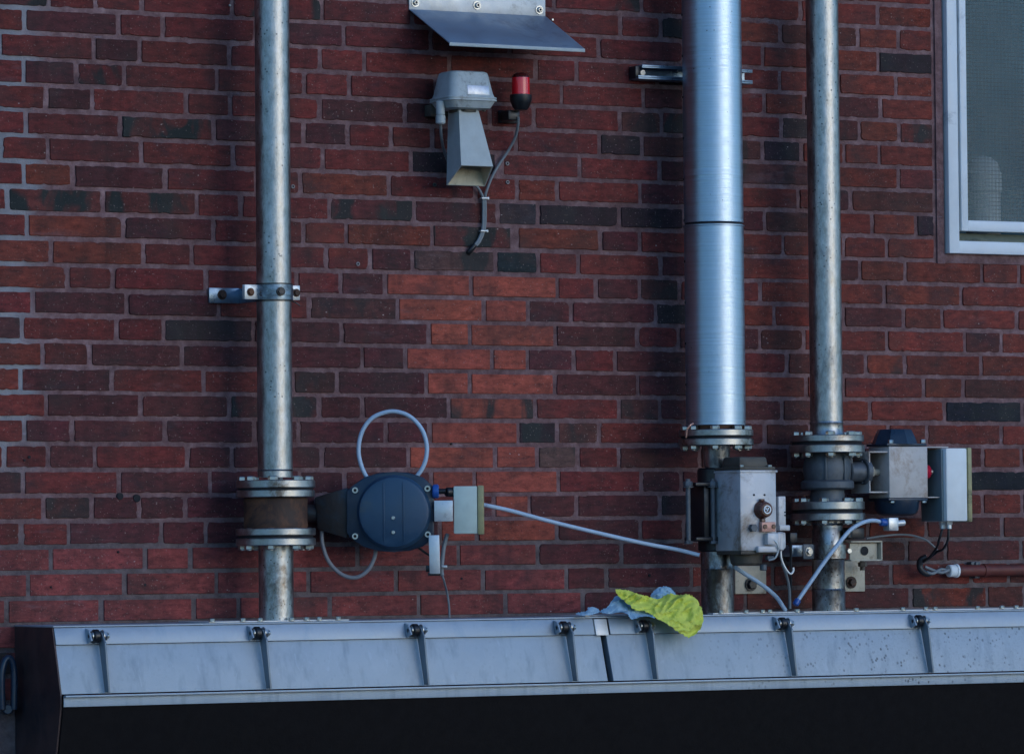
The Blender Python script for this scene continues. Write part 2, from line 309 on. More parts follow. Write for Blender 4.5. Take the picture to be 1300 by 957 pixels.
# ------------------------------------------------------------------ brick wall
PAL={'r':(.175,.031,.023),'d':(.108,.025,.023),'n':(.042,.020,.022),'N':(.011,.013,.018),'o':(.20,.042,.023),'O':(.37,.082,.046),
     'b':(.105,.034,.027),'B':(.135,.070,.052),'g':(.036,.034,.036),'G':(.018,.027,.027),'L':(.25,.054,.044),'x':(.15,.034,.026)}
TXT={
-2:"A r 150 r 560 d 900 r|B r 300 r 640 r 980 r|C r 420 r 800|D r 200 r 620 r",
-1:"A r 80 r 520 r 960 r|B r 330 r 760 r 1180 r|C r 250 r 688 r|D r 340 r 727 r",
0:"A d 245 r 478 r 710 r 1165 r|B r 352 r 800 r 1130 r|C r 150 r 582 r 785 n 1160 r|D r 240 d 630 r 830 r",
1:"A r 122 d 593 r 815 r|B r 20 d 458 r 895 r 1290 r|C r 475 r 900 r|D r 152 r 440 r 730 n",
2:"A r -3 r 468 d 700 r 1150 d|B r 340 r 563 r 990 r|C r 160 r 365 r 770 n 980 r|D r 238 o 530 r 818 r",
3:"A r 120 d 382 r 622 r 1085 r|B r 262 r 487 r 920 r 1120 r|C r 288 r 698 d 900 r|D r 358 d 742 r",
4:"A r 232 d 462 r 932 r 1152 d|B r 340 d 768 d 980 r 1190 r|C r 150 r 578 b 790 r 1000 r|D r 245 b 440 d 635 o 835 r",
5:"A r 130 r 603 x 1070 d|B d 482 r 697 r 902 r 1100 r|C r 62 r 480 n 690 d 960 r|D b 152 n 348 r 560 o 735 o",
6:"A b 5 r 242 r 708 r 1165 r|B r 355 r 797 n 1225 d|C r -10 r 380 r 780 d 1100 r|D b 440 r 830 d",
7:"A r 120 o 365 d 828 d|B r 243 o 685 r 1120 r|C r 65 o 268 r 680 d 1040 d|D r 330 r 400 b 592 d",
8:"A r 38 x 518 x 985 r 1205 r|B r 388 d 812 d 1230 g|C g 172 n 577 n 900 d|D d 370 r 540 r 760 n",
9:"A r 135 o 620 d 1070 r|B r 472 o 903 x 1300|C r 67 o 482 d 678 r 1050 r|D r 95 r 400 r 615 o",
10:"A o 257 o 718 r 960 r|B r 373 r 592 d 803 B 1220 G|C G 172 r 370 r 785 d 1060 r|D r 250 d 482 o 707 o 1090 o 1277 r",
11:"A o 340 r 565 r 1032 r|B r 445 d 667 O 1097 O|C O 268 r 460 d 680 b 878 r|D r 325 r 603 o 987 o",
12:"A r 167 d 637 d 1095 r|B r 285 b 730 O 1162 O|C O 120 d 338 d 760 n 1150 r|D r 400 d 700 o 893 o 1265 r",
13:"A b 110 r 585 r 820 n 1268 d|B d 450 d 887 O 1090 O|C O 258 d 668 r 875 d|D d 200 r 617 r 1005 d 1188 r",
14:"A o 215 r 450 d 912 r|B d 553 d 767 O 1200 O|C O 118 d 350 r 555 d 960 d|D r 115 d 510 r 705 r 1085 r",
15:"A o 103 d 560 r 1020 d|B r 208 b 428 d 873 O 1090 O|C O 257 d 670 d 1080 r|D r 212 r 400 r 800 r 997 d",
16:"A r 232 d 703 d 1150 d|B d 553 d 987 O|C O 155 r 577 b 780 d 990 d|D d 330 r 530 r 905 N 1292 d",
17:"A r 123 d 362 d 827 d 1275 d|B d 235 d 672 d 890 O|C O 72 n 268 b 477 r 900 d|D d 232 r 622 o 815 r 1188 r",
18:"A r 22 r 243 d 477 r 937 d 1162 d|B d 350 d 785 O 1217 O|C O 167 B 370 r 575 d 980 d|D d 130 d 500 r 890 d 1095 r 1287 r",
19:"A b 117 r 595 d 1050 d|B d 462 d 897 O 1112 O|C O 273 r 688 d 890 d|D d 230 d 620 r 990 N",
20:"A o 220 b 460 d 697 d 928 d|B d 320 d 780 r 1212 O|C O 127 d 362 d 780 n 1100 d|D d 400 d 780 r 1095 r 1290 n",
21:"A r 345 d 807 d 1030 d|B d 160 d 590 d 940 O 1125 O|C O 265 d 682 r 900 d|D d 300 d 520 r 813 d 1192 d",
22:"A L 256 L 727 L 953 L|B L 100 L 530 L 1033 L|C L 168 d 587 d 1000 d|D d 480 d 715 d 910 d 1287 d",
23:"A L 142 L 623 L 1083 L|B L 283 L 722 L 1157 L|C L 313 d 512 d 940 d|D r 300 d 635 o 1035 r 1225 d",
24:"A L 35 L 508 L 970 L 1195 L|B L 390 L 835 L 1268|C L 8 L 395 d 800 r|D d 320 d 735 r 1117 d 1305 d"}
# in the dictionary, letters are the tone of the open brick, numbers close it; A,B,C,D start a new strip of the wall
COURSE=.0625
zc=lambda k: HC+ZT-(k+.5)*COURSE
def xpix(px,z):
    # wall x at photo column px on the horizontal line z
    y=400
    for _ in range(6):
        p=W(px,y); y+=(p.z-z)/mpp(p)
    return W(px,y).x
X0,X1=W(0,480).x-1.1,W(1300,480).x+1.3
WX0=W(1197,200).x; WX1=WX0+.95; WZ0=W(1206,322).z; WZ1=WZ0+1.25      # window opening
MX0=W(1186.5,200).x; MZ0=W(1230,337.5).z
bv=[];bf=[];bc=[]
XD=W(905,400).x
def brick(xa,xb,z,tone,new=False,hh=.0508):
    """one brick with worn, slightly uneven edges"""
    g_=.0062; xa+=g_+rng.uniform(-.0012,.0012); xb-=g_+rng.uniform(-.0012,.0012)
    if xb-xa<.012: return
    za=z-hh/2+rng.uniform(-.0012,.0012); zb=z+hh/2+rng.uniform(-.0012,.0012)
    y=rng.uniform(-.0012,.0014); rc=rng.uniform(.0008,.002) if new else rng.uniform(.0012,.0045)
    if not new and rng.random()<.08: rc=rng.uniform(.005,.011)
    tilt=rng.uniform(-.0010,.0010)
    pts=[]
    def seg(p,q,n):
        for i in range(n): t=i/n; pts.append((p[0]+(q[0]-p[0])*t,p[1]+(q[1]-p[1])*t))
    nx=max(4,int((xb-xa)/.009)); corners=[]
    rs=[rc*rng.uniform(.5,1.5) for _ in range(4)]
    cs=[(xa,za,1,1),(xb,za,-1,1),(xb,zb,-1,-1),(xa,zb,1,-1)]
    arcs=[]
    for (cx,cz,sx,sz),r in zip(cs,rs):
        c=(cx+sx*r,cz+sz*r); a0=math.atan2(-sz,0) ; 
        arcs.append((c,r,sx,sz))
    def arcpt(k,first):
        c,r,sx,sz=arcs[k]
        A=(c[0]-sx*r,c[1]); B=(c[0],c[1]-sz*r); Mm=(c[0]-sx*r*.707,c[1]-sz*r*.707)
        return A,Mm,B
    A0,M0,B0=arcpt(0,0);A1,M1,B1=arcpt(1,0);A2,M2,B2=arcpt(2,0);A3,M3,B3=arcpt(3,0)
    pts+= [A0,M0]; seg(B0,B1,nx); pts+=[B1,M1]; seg(A1,A2,5); pts+=[A2,M2]; seg(B2,B3,nx); pts+=[B3,M3]; seg(A3,A0,5)
    seed=rng.uniform(0,100)
    P=[]
    for (x,zz) in pts:
        q=noise.noise(Vector((x*30,zz*30,seed)))*(.0006 if new else .0014)+noise.noise(Vector((x*130,zz*130,seed)))*(.0003 if new else .0011)
        if not new and noise.noise(Vector((x*55,zz*55,seed+20)))>.42: q-=.0022
        cx=(x-(xa+xb)/2)/(xb-xa)*2; cz=(zz-(za+zb)/2)/(zb-za)*2
        P.append((x+q*cx,zz+q*(1 if cz>0 else -1)))
    n=len(P); b0=len(bv); mx,mz=(xa+xb)/2,(za+zb)/2
    for (off,yy) in ((.0014,y),(.0004,y+.0006),(0,y+.0020),(0,y+.014)):
        for (x,zz) in P:
            dx=max(-1,min(1,(mx-x)/.01)); dz=max(-1,min(1,(mz-zz)/.01))
            bv.append((x+dx*off,yy+tilt*(x-mx)/.1,zz+dz*off))
    bf.append(tuple(b0+i for i in range(n))[::-1]); bc.append(tone)
    for r in range(3):
        for i in range(n):
            j2=(i+1)%n; bf.append((b0+r*n+i,b0+r*n+j2,b0+(r+1)*n+j2,b0+(r+1)*n+i)); bc.append(tone)
def tone(ch,x=0):
    a=PAL[ch]; 
    if ch in 'rd' and x>XD: a=(a[0]*1.18,a[1]*1.28,a[2]*.95)  # warm light right of the duct put into the brick colour
    k=rng.uniform(.82,1.16); h=rng.uniform(-.05,.03)
    if ch in 'OL': k=rng.uniform(.92,1.08); h*=.4
    k*=.90
    return (a[0]*k,a[1]*.93*k*(1+h*2),a[2]*k*(1-h),{'x':1,'N':.5,'G':.3,'B':.8,'b':.55,'d':.12,'n':.35}.get(ch,0) if rng.random()<.97 else .9)
rows={}
for k,t in TXT.items():
    z=zc(k); js=[];tn=[]
    first=None
    for part in t.split('|'):
        tk=part.split(); colm=tk[0]
        x0={'A':0,'B':320,'C':640,'D':970 if k>=8 else 930}[colm]
        cur=tk[1]
        i=1
        while i<len(tk):
            a=tk[i]
            if a.lstrip('-').isdigit():
                px=x0+int(a)/3.939; js.append((xpix(px,z),cur)); cur=None
            else: cur=a
            i+=1
        last=cur
    rows[k]=(js,last)
for k in range(-26,26+2):
    z=zc(k)
    if z<0.0: continue
    bricks=[]
    if k in rows:
        js,last=rows[k]; xs=[j[0] for j in js]; ts=[j[1] or 'r' for j in js]
        # left extension
        x=xs[0]; bricks=[]
        L=rng.choice([.25,.25,.125]); x-=0
        xl=xs[0]-rng.choice([.25,.25,.125]); bricks.append((xl,xs[0],ts[0]))
        while xl>X0:
            l=rng.choice([.25,.25,.125]); bricks.append((xl-l,xl,rng.choice('rrrd'))); xl-=l
        for i in range(1,len(xs)):
            a,b=xs[i-1],xs[i]
            if b-a>.33:
                m=a+.25*(1 if (b-a)>.36 else .5); bricks.append((a,m,ts[i])); bricks.append((m,b,ts[i]))
            else: bricks.append((a,b,ts[i]))
        xr=xs[-1]; t_=last or 'r'; lim=MX0 if (z>MZ0) else X1
        fst=True
        while xr<lim-.01:
            l=rng.choice([.25,.25,.125]) if z<MZ0 else (.25 if lim-xr<.29 else rng.choice([.25,.125]))
            e=xr+l
            if lim-e<.05 and lim-e>-0.2: e=lim
            if z>MZ0: e=min(e,lim)
            bricks.append((xr,e,t_ if fst else rng.choice('rrd'))); xr=e; fst=False
        if z>MZ0:
            xr=WX1+.02
            while xr<X1: bricks.append((xr,xr+.25,'r')); xr+=.25
    else:
        xl=X0+rng.uniform(0,.12)
        while xl<X1:
            l=rng.choice([.25,.25,.125]); 
            if not(z>MZ0 and z<WZ1 and xl+l>MX0 and xl<WX1): bricks.append((xl,xl+l,'L' if k>24 and xl<W(740,760).x else rng.choice('rrrddo')))
            xl+=l
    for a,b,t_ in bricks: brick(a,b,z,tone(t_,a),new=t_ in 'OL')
me=bpy.data.meshes.new('brick_wall')
# mortar bed behind the bricks, with the window opening, and a solid back
mv=[];mf=[]
YM=.0032
def q4(a,b,c,d): i=len(mv); mv.extend([a,b,c,d]); mf.append((i,i+1,i+2,i+3))
ZTOP=zc(-26)+.04
q4((X0,YM,0),(WX0,YM,0),(WX0,YM,ZTOP),(X0,YM,ZTOP))
q4((WX0,YM,0),(WX1,YM,0),(WX1,YM,WZ0),(WX0,YM,WZ0))
q4((WX0,YM,WZ1),(WX1,YM,WZ1),(WX1,YM,ZTOP),(WX0,YM,ZTOP))
q4((WX1,YM,0),(X1+.2,YM,0),(X1+.2,YM,ZTOP),(WX1,YM,ZTOP))
q4((WX0,YM,WZ0),(WX0,YM,WZ1),(WX0,.3,WZ1),(WX0,.3,WZ0)); q4((WX1,YM,WZ0),(WX1,.3,WZ0),(WX1,.3,WZ1),(WX1,YM,WZ1))
q4((WX0,YM,WZ0),(WX0,.3,WZ0),(WX1,.3,WZ0),(WX1,YM,WZ0)); q4((WX0,YM,WZ1),(WX1,YM,WZ1),(WX1,.3,WZ1),(WX0,.3,WZ1))
q4((X0,.3,0),(X0,.3,ZTOP),(X1+.2,.3,ZTOP),(X1+.2,.3,0)); q4((X0,YM,0),(X0,YM,ZTOP),(X0,.3,ZTOP),(X0,.3,0))
q4((X1+.2,YM,0),(X1+.2,.3,0),(X1+.2,.3,ZTOP),(X1+.2,YM,ZTOP)); q4((X0,YM,ZTOP),(X1+.2,YM,ZTOP),(X1+.2,.3,ZTOP),(X0,.3,ZTOP))
# raised render strip round the window
def ms(x0,x1,z0,z1,y0=-.003): 
    q4((x0,y0,z0),(x1,y0,z0),(x1,y0,z1),(x0,y0,z1)); q4((x0,y0,z0),(x0,y0,z1),(x0,YM+.002,z1),(x0,YM+.002,z0)); q4((x0,y0,z0),(x0,YM+.002,z0),(x1,YM+.002,z0),(x1,y0,z0))
ms(MX0+.004,WX0,MZ0+.004,WZ1); ms(WX0,WX1+.02,MZ0+.006,WZ0,-.002)
nb_=len(bf); nv=len(bv)
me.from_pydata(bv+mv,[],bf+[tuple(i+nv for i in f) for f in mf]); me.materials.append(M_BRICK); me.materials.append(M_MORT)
att=me.color_attributes.new('tone','FLOAT_COLOR','CORNER'); buf=[]
for i,p in enumerate(me.polygons):
    c=bc[i] if i<nb_ else (.1,.1,.1,0)
    if i>=nb_: p.material_index=1
    for _ in range(p.loop_total): buf.extend(c)
att.data.foreach_set('color',buf)
wall=bpy.data.objects.new('brick_wall',me); COL.objects.link(wall)
tag(wall,'dark red brick wall with pale mortar and a patch of newer orange bricks','wall')
# drilled holes with dark bores
for (px,py,r) in ((152.2,629.8,.0085),(173.5,632.3,.0095)):
    p=W(px,py); mb=MB(); mb.cyl(p+Vector((0,-.0030,0)),p+Vector((0,.01,0)),r,20,.0004); o=mb.build('drill_hole',M_DARK,wall)
for (px,py,r) in ((184,742,.0035),(64.8,745,.0025),(150,700.5,.003),(586,423+311,.003),(824.5,730,.004),(37,580,.004),(31,584,.003),(573,563.5,.0025)):
    p=W(px,py); mb=MB(); mb.cyl(p+Vector((0,-.0022,0)),p+Vector((0,.01,0)),r,10,.0003); mb.build('drill_hole',M_DARK,wall)
LBL={0:'small ringed wall plug just right of the upper left pipe',1:'small ringed wall plug between horn and duct, the upper one',2:'small ringed wall plug between horn and duct, the lower one',3:'small dull wall plug half hidden under the horn mouth',4:'small ringed wall plug beneath the cable exit, left of it'}
for i,(px,py) in enumerate(((371.5,237),(643.7,208),(644,231.5),(551.5,234.8),(454,335.2))):
    p=W(px,py); mb=MB(); mb.ring(p+Vector((0,-.0035,0)),Y_,.006,.0028,.0050,20); mb.mi=1; mb.cyl(p+Vector((0,-.0022,0)),p+Vector((0,.006,0)),.0028,14,.0002)
    single(mb,'wall_plug',[M_CAPB if i==3 else M_PLUG,M_DARK],LBL[i],'wall plug','small plugs left in the brickwork')
for i,(px,py,l) in enumerate(((291.5,7.5,'bright screw head with dark smear near the top of the left pipe'),(701,25.5,'tiny pale screw head beside the right end of the rain visor'))):
    p=W(px,py); mb=MB(); mb.cyl(p+Vector((0,-.004,0)),p+Vector((0,.006,0)),.0032,14,.0008); single(mb,'screw',M_BOLT,l,'screw')
# ------------------------------------------------------------------ window
wt=thing('window',(WX0,0,WZ0),'white painted steel window with wired glass at the upper right','window')
FP_=.020                                              # frame stands proud of the wall
fx0=W(1205.3,300,FP_).x; fz0=W(1206,321.5,FP_).z; fw=W(1217.8,260,FP_).x-fx0; fh=W(1240,306,FP_).z-W(1240,322,FP_).z
fx1=WX1-.01; fz1=WZ1-.01
mb=MB()
mb.box(((fx0+fx0+fw)/2,.02-.02,(fz0+fz1)/2),(fw,.04,fz1-fz0),bev=.0025)
mb.box((fx1-fw/2,0,(fz0+fz1)/2),(fw,.04,fz1-fz0),bev=.0025)
mb.box(((fx0+fx1)/2,0.0005,fz0+fh/2),(fx1-fx0-2*fw+.002,.039,fh),bev=.0025); mb.box(((fx0+fx1)/2,.0005,fz1-fh/2),(fx1-fx0-2*fw+.002,.039,fh),bev=.0025)
mb.build('frame',M_WHITE,wt)
SD=.012
sx0=W(1220.6,260,SD).x; sx1=W(1229.3,260,SD).x; sz0=W(1240,293.8,SD).z; sz1=W(1240,280,SD).z
mb=MB(); sw=sx1-sx0; sh=sz1-sz0
mb.box(((sx0+sx1)/2,.004,(sz0+fz1-fh)/2),(sw,.032,fz1-fh-sz0),bev=.003); mb.box(((sx1+fx1-fw)/2,.0045,(sz0+sz1)/2),(fx1-fw-sx1+.001,.031,sh),bev=.003)
mb.build('sash',M_WHITE,wt)
mb=MB(); mb.box(((sx1+fx1-fw)/2-.002,.018,(sz1+fz1-fh)/2-.002),(fx1-fw-sx1+.006,.005,fz1-fh-sz1+.006),bev=0); mb.build('glass_pane',M_GLASS,wt)
mb=MB(); mb.box(((fx0+fx1)/2,.27,(fz0+fz1)/2+.01),(fx1-fx0-.01,.008,fz1-fz0-.03),bev=0); mb.build('added_room_back',M_ROOM,wt)  # added back panel, its dim colour standing in for the dark room
mb=MB(); mb.box((fx0+fw+.0026,.008,(sz0+fz1)/2),(.003,.02,fz1-sz0-.02),bev=0); mb.build('rebate_shade',M_DARK,wt)  # near-black strip between frame and sash, painted as the gap's shade
mb=MB(); a=fz0+fh; mb.hull6([(fx0+fw+.004,-.010,a-.001),(fx1-fw,-.010,a-.001),(fx1-fw,-.010,a+.004),(fx0+fw+.004,-.010,a+.004)],[(fx0+fw+.004,.014,a-.001),(fx1-fw,.014,a-.001),(fx1-fw,.014,sz0-.004),(fx0+fw+.004,.014,sz0-.004)],.0008); mb.build('bottom_rail',M_SILL,wt)
ta=W(1229,250,-.085); tb=W(1267,250,-.085); tr=(tb.x-ta.x)/2; tz=W(1245,198,-.085).z; zb_=WZ0+.002
mb=MB(); hh_=tz-zb_; mb.lathe(((ta.x+tb.x)/2,.085,zb_),Z_,[(0,tr*.96),(.004,tr*.96),(hh_*.62,tr*.96),(hh_*.64,tr*1.03),(hh_*.82,tr*1.03),(hh_*.84,tr*.96),(hh_*.93,tr*.82),(hh_*.98,tr*.5),(hh_,tr*.1)],40)  # added domed body behind the pane, standing in for a reflected tower
mb.mi=1; mb.box(((ta.x+tb.x)/2+.001,.085-tr*.96,W(1250,236,-.06).z),(.014,.006,.030),bev=.001); single(mb,'reflection_dome',[M_DOME,M_SIDE],'pale domed body added behind the wired glass in place of a reflected tower','reflection_dome')
# ------------------------------------------------------------------ pipes
GP='vertical pipes running down the wall'
def zpt(px,py,d): return W(px,py,d).z
def bolts(parent,c,pcd,n,ztop,zbot,ph=0,r=.0125,ends=3):
    """hex bolts through a flange pair, each its own mesh"""
    for i in range(n):
        a=ph+2*PI*i/n; p=Vector((c.x+math.cos(a)*pcd,c.y+math.sin(a)*pcd,0)); mb=MB()
        
        if ends&1: mb.hexn((p.x,p.y,ztop),Z_,.0095,r)
        mb.cyl((p.x,p.y,zbot-(.012 if ends&2 else 0)),(p.x,p.y,ztop+.001),.0075,14,.001)
        if ends&2: mb.hexn((p.x,p.y,zbot),-Z_,.010,r)
        mb.build('bolt',M_BOLT,parent)
def flange(name,c,z0,z1,r,parent,hub=0,hub_r=0):
    mb=MB(); prof=[(0,r-.002),(.002,r),(z1-z0-.002,r),(z1-z0,r-.002)]
    mb.lathe((c.x,c.y,z0),Z_,prof,72)
    return mb.build(name,M_FLG,parent)
D1=.14
def axis_at(px,py,d):
    p=W(px,py,d); return Vector((p.x,-d,0))
# left pipe
c1=axis_at(349.5,600,D1); Zf=lambda py: zpt(350,py,D1)
rp=.5*44.2*mpp(W(350,300,D1))
CASEZ=None
p1=thing('steel_pipe',(c1.x,c1.y,Zf(790)),'left galvanised steel pipe with a two-bolt clamp and a rusty valve between flanges','pipe',GP)
mb=MB(); mb.lathe((c1.x,c1.y,Zf(606)),Z_,[(0,rp*1.0),(3.2,rp)],64); mb.build('upper_pipe',M_PIPE,p1)
mb=MB(); mb.lathe((c1.x,c1.y,Zf(598)),Z_,[(0,rp+.0003),(.002,rp+.0022),(.004,rp+.0003)],64); mb.build('weld_seam',M_PIPE2,p1)
mb=MB(); mb.lathe((c1.x,c1.y,Zf(800)),Z_,[(0,rp),(Zf(690)-Zf(800),rp)],64); mb.build('lower_pipe',M_PIPE2,p1)
fr=50.5*mpp(W(350,600,D1))
f1=flange('flange',c1,Zf(619.5),Zf(609.5),fr,p1); f2=flange('flange',c1,Zf(631.3),Zf(622),fr*.985,p1)
mb=MB(); mb.lathe((c1.x,c1.y,Zf(623)),Z_,[(0,fr*.945),(Zf(618)-Zf(623),fr*.945)],48); mb.build('gasket_gap_shade',M_DARK,p1)  # gasket widened in near-black so the flange gap looks shaded
f3=flange('flange',c1,Zf(679.5),Zf(670.5),fr*1.005,p1); f4=flange('flange',c1,Zf(692.3),Zf(683),fr*1.005,p1)
mb=MB(); mb.lathe((c1.x,c1.y,Zf(684)),Z_,[(0,fr*.945),(Zf(678)-Zf(684),fr*.945)],48); mb.build('gasket_gap_shade',M_DARK,p1)
bolts(f1,c1,fr*.83,8,Zf(609.5),Zf(631.3),.25,ends=1); bolts(f4,c1,fr*.83,8,Zf(670.5),Zf(692.3),.18,ends=2)
# rusty wafer body
mb=MB(); zb=Zf(671);zt=Zf(631); h=zt-zb; rb=41*mpp(W(350,600,D1))
mb.lathe((c1.x,c1.y,zb),Z_,[(0,rb*.97),(.008,rb),(h*.25,rb*.985),(h*.75,rb*.985),(h-.008,rb),(h,rb*.97)],56); mb.build('valve_body',M_RUST,p1)
# right pipe
D3=.14; c3=axis_at(1050.2,600,D3); Zr=lambda py: zpt(1051,py,D3); m3=mpp(W(1050,600,D3)); rp3=.5*41.4*m3
p3=thing('steel_pipe',(c3.x,c3.y,Zr(775)),'right steel pipe beside the window with a grey valve and wall clamp low down','pipe',GP)
mb=MB(); mb.lathe((c3.x,c3.y,Zr(540)),Z_,[(0,rp3),(3.0,rp3)],64); mb.build('upper_pipe',M_PIPE,p3)
mb=MB(); mb.lathe((c3.x,c3.y,Zr(552)),Z_,[(0,rp3*1.12),(.008,rp3*1.04),(Zr(540)-Zr(552),rp3*1.0+.0003),(Zr(537)-Zr(552),rp3+.002),(Zr(535)-Zr(552),rp3+.0004)],64,caps=False); mb.build('weld_neck',M_PIPE,p3)
fr3=47*m3
g1=flange('flange',c3,Zr(561),Zr(552.5),fr3,p3); g2=flange('flange',c3,Zr(575),Zr(565),fr3*1.02,p3)
mb=MB(); mb.lathe((c3.x,c3.y,Zr(567)),Z_,[(0,fr3*.945),(Zr(559)-Zr(567),fr3*.945)],48); mb.build('gasket_gap_shade',M_DARK,p3)  # wide near-black gasket, gap shade put into its colour
g3=flange('flange',c3,Zr(647),Zr(636.6),fr3*1.0,p3); g4=flange('flange',c3,Zr(660.5),Zr(651.3),fr3*1.01,p3)
mb=MB(); mb.lathe((c3.x,c3.y,Zr(653)),Z_,[(0,fr3*.945),(Zr(645)-Zr(653),fr3*.945)],48); mb.build('gasket_gap_shade',M_DARK,p3)
bolts(g1,c3,fr3*.83,8,Zr(552.5),Zr(575),.33,.0125); bolts(g4,c3,fr3*.83,8,Zr(636.6),Zr(660.5),.1,.0125)
mb=MB(); z0=Zr(637); H=lambda py: Zr(py)-z0
mb.lathe((c3.x,c3.y,z0),Z_,[(0,.046),(H(622),.044),(H(621),.066),(H(619),.070),(H(612),.070),(H(610),.066),(H(609),.060),(H(598),.064),(H(586),.062),(H(578),.054),(H(575),.052)],56)
for a in (-2.2,-1.35,-.5): # cast ribs
    d=Vector((math.cos(a),math.sin(a),0)); mb.box((c3.x+d.x*.062,c3.y+d.y*.062,Zr(595)),(.010,.006,Zr(580)-Zr(609)),rot=rz(a),bev=.002)
mb.cyl((c3.x+.05,c3.y-.02,Zr(599)),(c3.x+.112,c3.y-.02,Zr(599)),.026,28,.003); mb.cyl((c3.x+.096,c3.y-.02,Zr(599)),(c3.x+.112,c3.y-.02,Zr(599)),.034,28,.002)
mb.build('valve_body',M_CAST,p3)
mb=MB(); mb.lathe((c3.x,c3.y,Zr(790)),Z_,[(0,rp3*1.02),(Zr(750)-Zr(790),rp3*1.02),(Zr(748.5)-Zr(790),rp3*1.05),(Zr(747)-Zr(790),rp3*1.0),(Zr(711)-Zr(790),rp3*1.0),(Zr(710)-Zr(790),rp3*1.03),(Zr(709)-Zr(790),rp3*.99),(Zr(674)-Zr(790),rp3*.99),(Zr(671)-Zr(790),rp3*.92),(Zr(667)-Zr(790),rp3*.92),(Zr(664)-Zr(790),rp3*1.04),(Zr(660)-Zr(790),rp3*1.04)],64); mb.build('lower_pipe',M_PIPE2,p3)
# big duct
D2=.155; c2=axis_at(908.9,540,D2); Zd=lambda py: zpt(909,py,D2); m2=mpp(W(909,500,D2)); rd=.5*75.6*m2
p2=thing('insulated_duct',(c2.x,c2.y,Zd(775)),'wide brushed metal clad pipe, widest of the three, over a black valve','pipe',GP)
zs=Zd(283.5)
def cladding(z0,z1,lo):
    mb=MB(); n=60; s0=[(0,rd-.001),(.001,rd)]+[(.001+(z1-z0-.002)*i/n,rd) for i in range(1,n)]+[(z1-z0,rd)]
    mb.lathe((c2.x,c2.y,z0),Z_,s0,96); return mb.build('cladding',M_DUCT,p2)
cladding(zs-.0002,zs+2.6,0); cladding(Zd(540),zs-.0055,1)
mb=MB(); mb.lathe((c2.x,c2.y,zs-.006),Z_,[(0,rd-.003),(.0065,rd-.003)],96); mb.build('seam_gap',M_DARK,p2)
mb=MB(); mb.lathe((c2.x,c2.y,zs-.011),Z_,[(0,rd+.0002),(.0015,rd+.0022),(.004,rd+.0022),(.005,rd+.0003)],96,caps=False); mb.build('bead',M_DUCT,p2)
# cover rivets up the left side
for py in range(20,540,52):
    mb=MB(); a=R_(159); z=Zd(py); d=Vector((math.cos(a),math.sin(a),0)); q=Vector((c2.x,c2.y,z))+d*(rd-.001); mb.cyl(q,q+d*.003,.0035,10,.0008); mb.build('rivet',M_DARK,p2)
mb=MB(); mb.lathe((c2.x,c2.y,Zd(546)),Z_,[(0,rd*.80),(Zd(541)-Zd(546),rd*.86),(Zd(539)-Zd(546),rd*.86)],48); mb.build('insulation_edge',M_RUST,p2)
fr2=47.2*m2
h1=flange('flange',c2,Zd(554),Zd(545.5),fr2,p2); h2=flange('flange',c2,Zd(566),Zd(557),fr2*1.01,p2)
mb=MB(); mb.lathe((c2.x,c2.y,Zd(558)),Z_,[(0,fr2*.945),(Zd(553)-Zd(558),fr2*.945)],48); mb.build('gasket_gap_shade',M_DARK,p2)  # gasket nearly flange-wide, its black standing in for gap shade
bolts(h1,c2,fr2*.83,8,Zd(545.5),Zd(566),.2,.0125)
z0=Zd(605); mb=MB(); mb.lathe((c2.x,c2.y,z0),Z_,[(0,.030),(Zd(594)-z0,.030),(Zd(588)-z0,.033),(Zd(573)-z0,.036),(Zd(566)-z0,.038)],40); mb.build('valve_neck',M_PIPE2,p2)
m_=W(889,640,D2)
mb=MB(); zb_,zt_=Zd(687),Zd(612); xl=W(872.5,650,D2).x; xr=W(911,650,D2).x
mb.box((( W(875,650,D2).x+W(925,650,D2).x)/2,c2.y,(zb_+zt_)/2),(.085,.09,zt_-zb_),bev=.008)
mb.cyl((c2.x-.003,c2.y,Zd(594)),(c2.x-.003,c2.y,Zd(700)),.047,40,.004); 
for py in (615,684): mb.box(((xl+xr)/2,c2.y-.03,Zd(py)),(xr-xl+.02,.06,.010),bev=.002)
mb.build('valve_body',M_BLACK,p2)
for px in (873.6,905): # tie rods
    q=W(px,640,D2+.055); mb=MB(); mb.cyl((q.x,q.y,Zd(690)),(q.x,q.y,Zd(608)),.0065,18,.001); mb.hexn((q.x,q.y,Zd(617)),Z_,.012,.012); mb.lathe((q.x,q.y,Zd(619)),Z_,[(0,.014),(.003,.014)],24); mb.hexn((q.x,q.y,Zd(690)),Z_,.008,.011); mb.build('tie_rod',M_CAST,p2)
c2b=axis_at(910.8,740,D2); rl=.5*41.6*m2
mb=MB(); mb.lathe((c2b.x,c2b.y,Zd(790)),Z_,[(0,rl),(Zd(724)-Zd(790),rl),(Zd(722)-Zd(790),rl*1.03),(Zd(720)-Zd(790),rl*1.0),(Zd(697)-Zd(790),rl)],64); mb.build('lower_pipe',M_PIPE2,p2)
# pinkish wire by the flange
mb=MB(); mb.tube([W(871,555,D2+.06),W(872,546,D2+.07),W(876,540,D2+.075),W(880,537.5,D2+.07)],.0022,8); single(mb,'bent_wire',M_PINK,'short bent reddish wire at the left of the wide pipe\'s top flange','wire')
